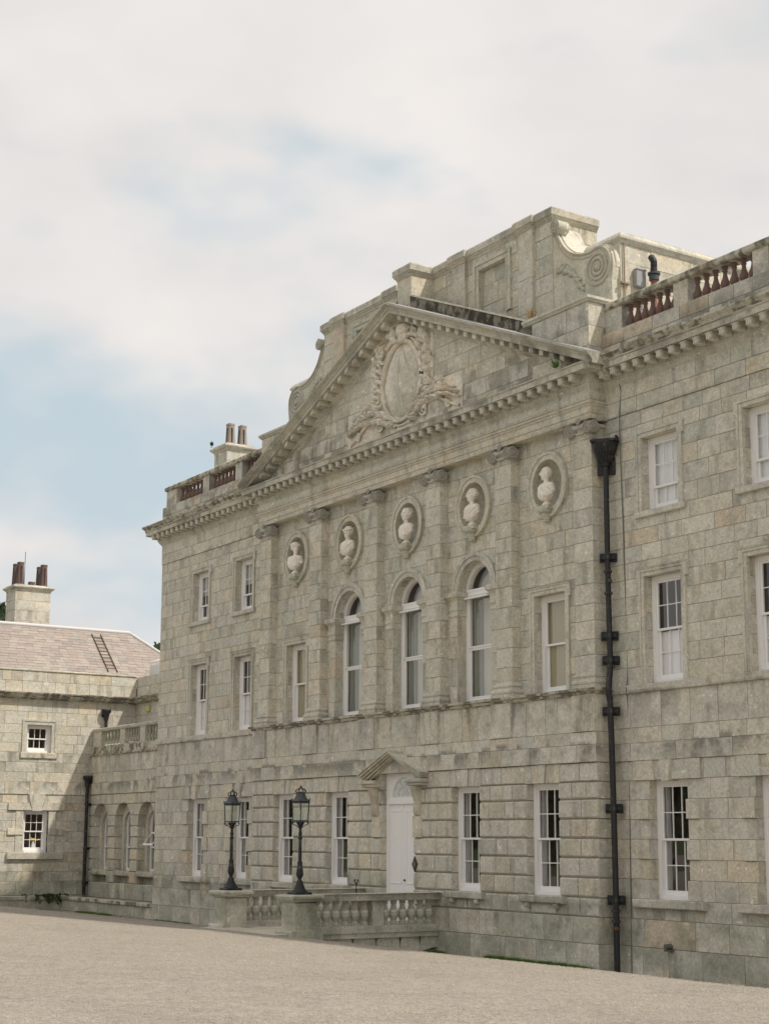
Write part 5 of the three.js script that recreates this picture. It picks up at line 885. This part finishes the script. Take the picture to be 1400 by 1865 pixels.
  // grass along the foot of the walls
  const blade = (() => { const o = []; for (let k = 0; k < 5; k++) { const a = R() * 6.28, dx = Math.cos(a) * .02, dz = Math.sin(a) * .02, l = rr(.5, 1); quad(o, [-dz * .2, 0, dx * .2], [dz * .2, 0, -dx * .2], [dx * 1.6 + dz * .1, l * .6, dz * 1.6], [dx * 1.6, l * .6, dz * 1.6 + .002]); quad(o, [dx * 1.6 + dz * .1, l * .6, dz * 1.6], [dx * 1.6, l * .6, dz * 1.6 + .002], [dx * 3.4, l, dz * 3.4], [dx * 3.4, l, dz * 3.4]); } return flat(o); })();
  const spots = [];
  const strip = (x0, z0, x1, z1, n, h) => { for (let i = 0; i < n; i++) { const t = R(), x = lerp(x0, x1, t) + rr(-.06, .06), z = lerp(z0, z1, t) + rr(-.07, .1); if (fbm(x * 1.1, z * 1.1, 2, 8) > .42) spots.push([x, z, h * rr(.5, 1.3)]); } };
  strip(2.2, .66, 7.8, .66, 1800, .08); strip(2.1, .95, 3.6, 1.0, 1100, .09); strip(8.3, .1, 13, .1, 500, .05); strip(-15.4, .1, -8, .1, 500, .05); strip(-21.5, .15, -17.5, .15, 900, .08); strip(-1.95, .7, -7.6, .62, 300, .06); strip(2.0, 1.6, 2.1, 4.6, 160, .05);
  const gm = new THREE.InstancedMesh(blade, mat([.10, .20, .03], .8, { side: THREE.DoubleSide }), spots.length);
  spots.forEach(([x, z, h], i) => { q.setFromEuler(new THREE.Euler(0, R() * 6, 0)); M.compose(V3(x, gy(x, z) - .003, z), q, V3(1.6, h, 1.6)); gm.setMatrixAt(i, M); const v = rr(.7, 1.4); gm.setColorAt(i, C.setRGB(v * rr(.8, 1.4), v, v * .9)); });
  gm.name = 'wall_foot_grass'; gm.userData = { kind: 'stuff', label: 'short green grass growing along the foot of the walls', category: 'grass' }; gm.castShadow = gm.receiveShadow = true; scene.add(gm);
  // single weeds
  const tuft = (name, label, p, n, h, col, spread, cat = 'plant') => { const o = [], rq = mulberry(Math.round(Math.abs(p[0] * 100))); for (let k = 0; k < n; k++) { const a = rq() * 6.28, l = h * (.5 + .6 * rq()), r = spread * rq(), w = .008 + .006 * rq(), cx = r * .3 * Math.cos(a), cz = r * .3 * Math.sin(a), ex = r * Math.cos(a), ez = r * Math.sin(a); quad(o, [cx - w, 0, cz], [cx + w, 0, cz], [ex * .7 + w * .7, l * .6, ez * .7], [ex * .7 - w * .7, l * .6, ez * .7]); quad(o, [ex * .7 - w * .7, l * .6, ez * .7], [ex * .7 + w * .7, l * .6, ez * .7], [ex * 1.3, l, ez * 1.3], [ex * 1.3, l, ez * 1.3]); } const m = mesh(name, flat(o), mat(col, .9, { side: THREE.DoubleSide })); m.position.set(...p); tag(m, label, cat); return m; };
  tuft('dry_grass_tuft', 'dry straw coloured grass tuft on the parapet beside the attic', [5.15, 13.95, .05], 60, .42, [.46, .33, .17], .22, 'grass tuft');
  tuft('fern_tuft', 'small green plant sprouting at the right foot of the pediment', [6.95, 12.2, .82], 50, .22, [.09, .17, .04], .2);
  tuft('weed_tuft', 'small orange brown weed at the foot of the wall right of the downpipe', [8.95, gy(8.95, .2), .25], 40, .12, [.42, .26, .12], .12, 'weed');
  tuft('weed_tuft', 'small dry weed on the gravel edge at the lower right corner', [11.2, gy(11.2, .25), .3], 40, .11, [.38, .22, .11], .12, 'weed');
  tuft('weed_tuft', 'small orange brown weed at the gravel edge beside the bridge arch', [2.15, gy(2.15, 2.2), 2.2], 40, .12, [.42, .24, .1], .13, 'weed');
  const ivy = [], rq = mulberry(12); for (let st = 0; st < 34; st++) { let x = -23.52 + (rq() - .5) * .1, y = -.6 + rq() * .06, zz = (rq() + rq() + rq() - 1.5) * .8 + .5; const n = 8 + Math.floor(rq() * 22); x -= rq() * .35; for (let i = 0; i < n; i++) { const s = .018 + .03 * rq(), a = rq() * 6.28; quad(ivy, [x + s * Math.cos(a), y + s * Math.sin(a), zz], [x, y + s, zz + s], [x - s * Math.cos(a), y - s * Math.sin(a), zz], [x + .02, y - s, zz - s * .5]); if (x < -23.46) x += .05 * rq(); else y -= .035 * rq(); zz += (rq() - .5) * .07; y += (rq() - .5) * .02; } }
  tag(mesh('creeping_plant', flat(ivy), mat([.055, .085, .025], .8, { side: THREE.DoubleSide })), 'dark green creeper hanging over the corner of the low wall', 'creeper');
}
// ───────────── trees ─────────────
{
  const q = mulberry(77);
  const crown = (n, rx, ry, rz, cone) => { const o = []; const cl = []; for (let c = 0; c < 46; c++) { const u = q() * 2 - 1, a = q() * 6.28, r = Math.pow(q(), .4), k = cone ? 1 - .8 * (u * .5 + .5) : Math.sqrt(Math.max(0, 1 - u * u)); cl.push([rx * r * k * Math.cos(a), ry * u, rz * r * k * Math.sin(a), .16 + .16 * q()]); }
    for (let i = 0; i < n; i++) { const c = cl[Math.floor(q() * cl.length)], u = q() * 2 - 1, a = q() * 6.28, r = Math.cbrt(.25 + .75 * q()) * c[3] * rx, h = Math.sqrt(1 - u * u), x = c[0] + r * h * Math.cos(a), y = c[1] + r * u * .8, z = c[2] + r * h * Math.sin(a), s = rx * (.035 + .04 * q()), b = q() * 6.28, t = q() * 2 - 1; quad(o, [x + s * Math.cos(b), y + s * t, z + s * Math.sin(b)], [x, y + s * .7, z], [x - s * Math.cos(b), y - s * t, z - s * Math.sin(b)], [x + s * .4 * t, y - s * .7, z + s * .4]); } return flat(o); };
  const c1 = crown(5200, 1, 1, 1, false), c2 = crown(5200, 1, 1, 1, true);
  const lm = [[.045, .075, .022], [.06, .095, .028], [.035, .06, .022]].map(c => mat(c, .8, { side: THREE.DoubleSide })), bark = mat([.09, .07, .05], .95);
  const tree = (label, x, z, h, r, k, group) => { const t = thing('tree', label, 'tree', [x, gy(x, z) - .2, z], q() * 6, group); mesh('trunk', lathe([[r * .09, 0], [r * .06, h * .2], [r * .045, h * .5], [.02, h * .85]], 8), bark, t); const m = mesh('crown', k === 1 ? c2 : c1, lm[k], t); m.scale.set(r, h * .42, r); m.position.y = h * (group ? .4 : .57); };
  tree('dark green tree top rising left of the pavilion chimney', -147.5, -40, 29, 7, 2); tree('dark tree top peeping out between slate roof hip and mansion', -101.5, -40, 20.2, 4.2, 2);
  // belt of park woodland across the lawn, mirrored by the windows
  const wd = new THREE.InstancedMesh(c1, lm[0], 150), M2 = new THREE.Matrix4(), q2 = new THREE.Quaternion();
  for (let i = 0; i < 150; i++) { const x = lerp(-300, 60, q()), z = 84 + q() * 40, h = 11 + q() * 7, r = 6 + q() * 3; q2.setFromEuler(new THREE.Euler(0, q() * 6, 0)); M2.compose(V3(x, h * .38, z), q2, V3(r, h * .5, r)); wd.setMatrixAt(i, M2); }
  wd.name = 'distant_woodland'; wd.userData = { kind: 'stuff', label: 'belt of dark park woodland across the lawn facing the house', category: 'woodland' }; wd.castShadow = wd.receiveShadow = true; scene.add(wd);
}
flushPools();
renderer.render(scene, camera);
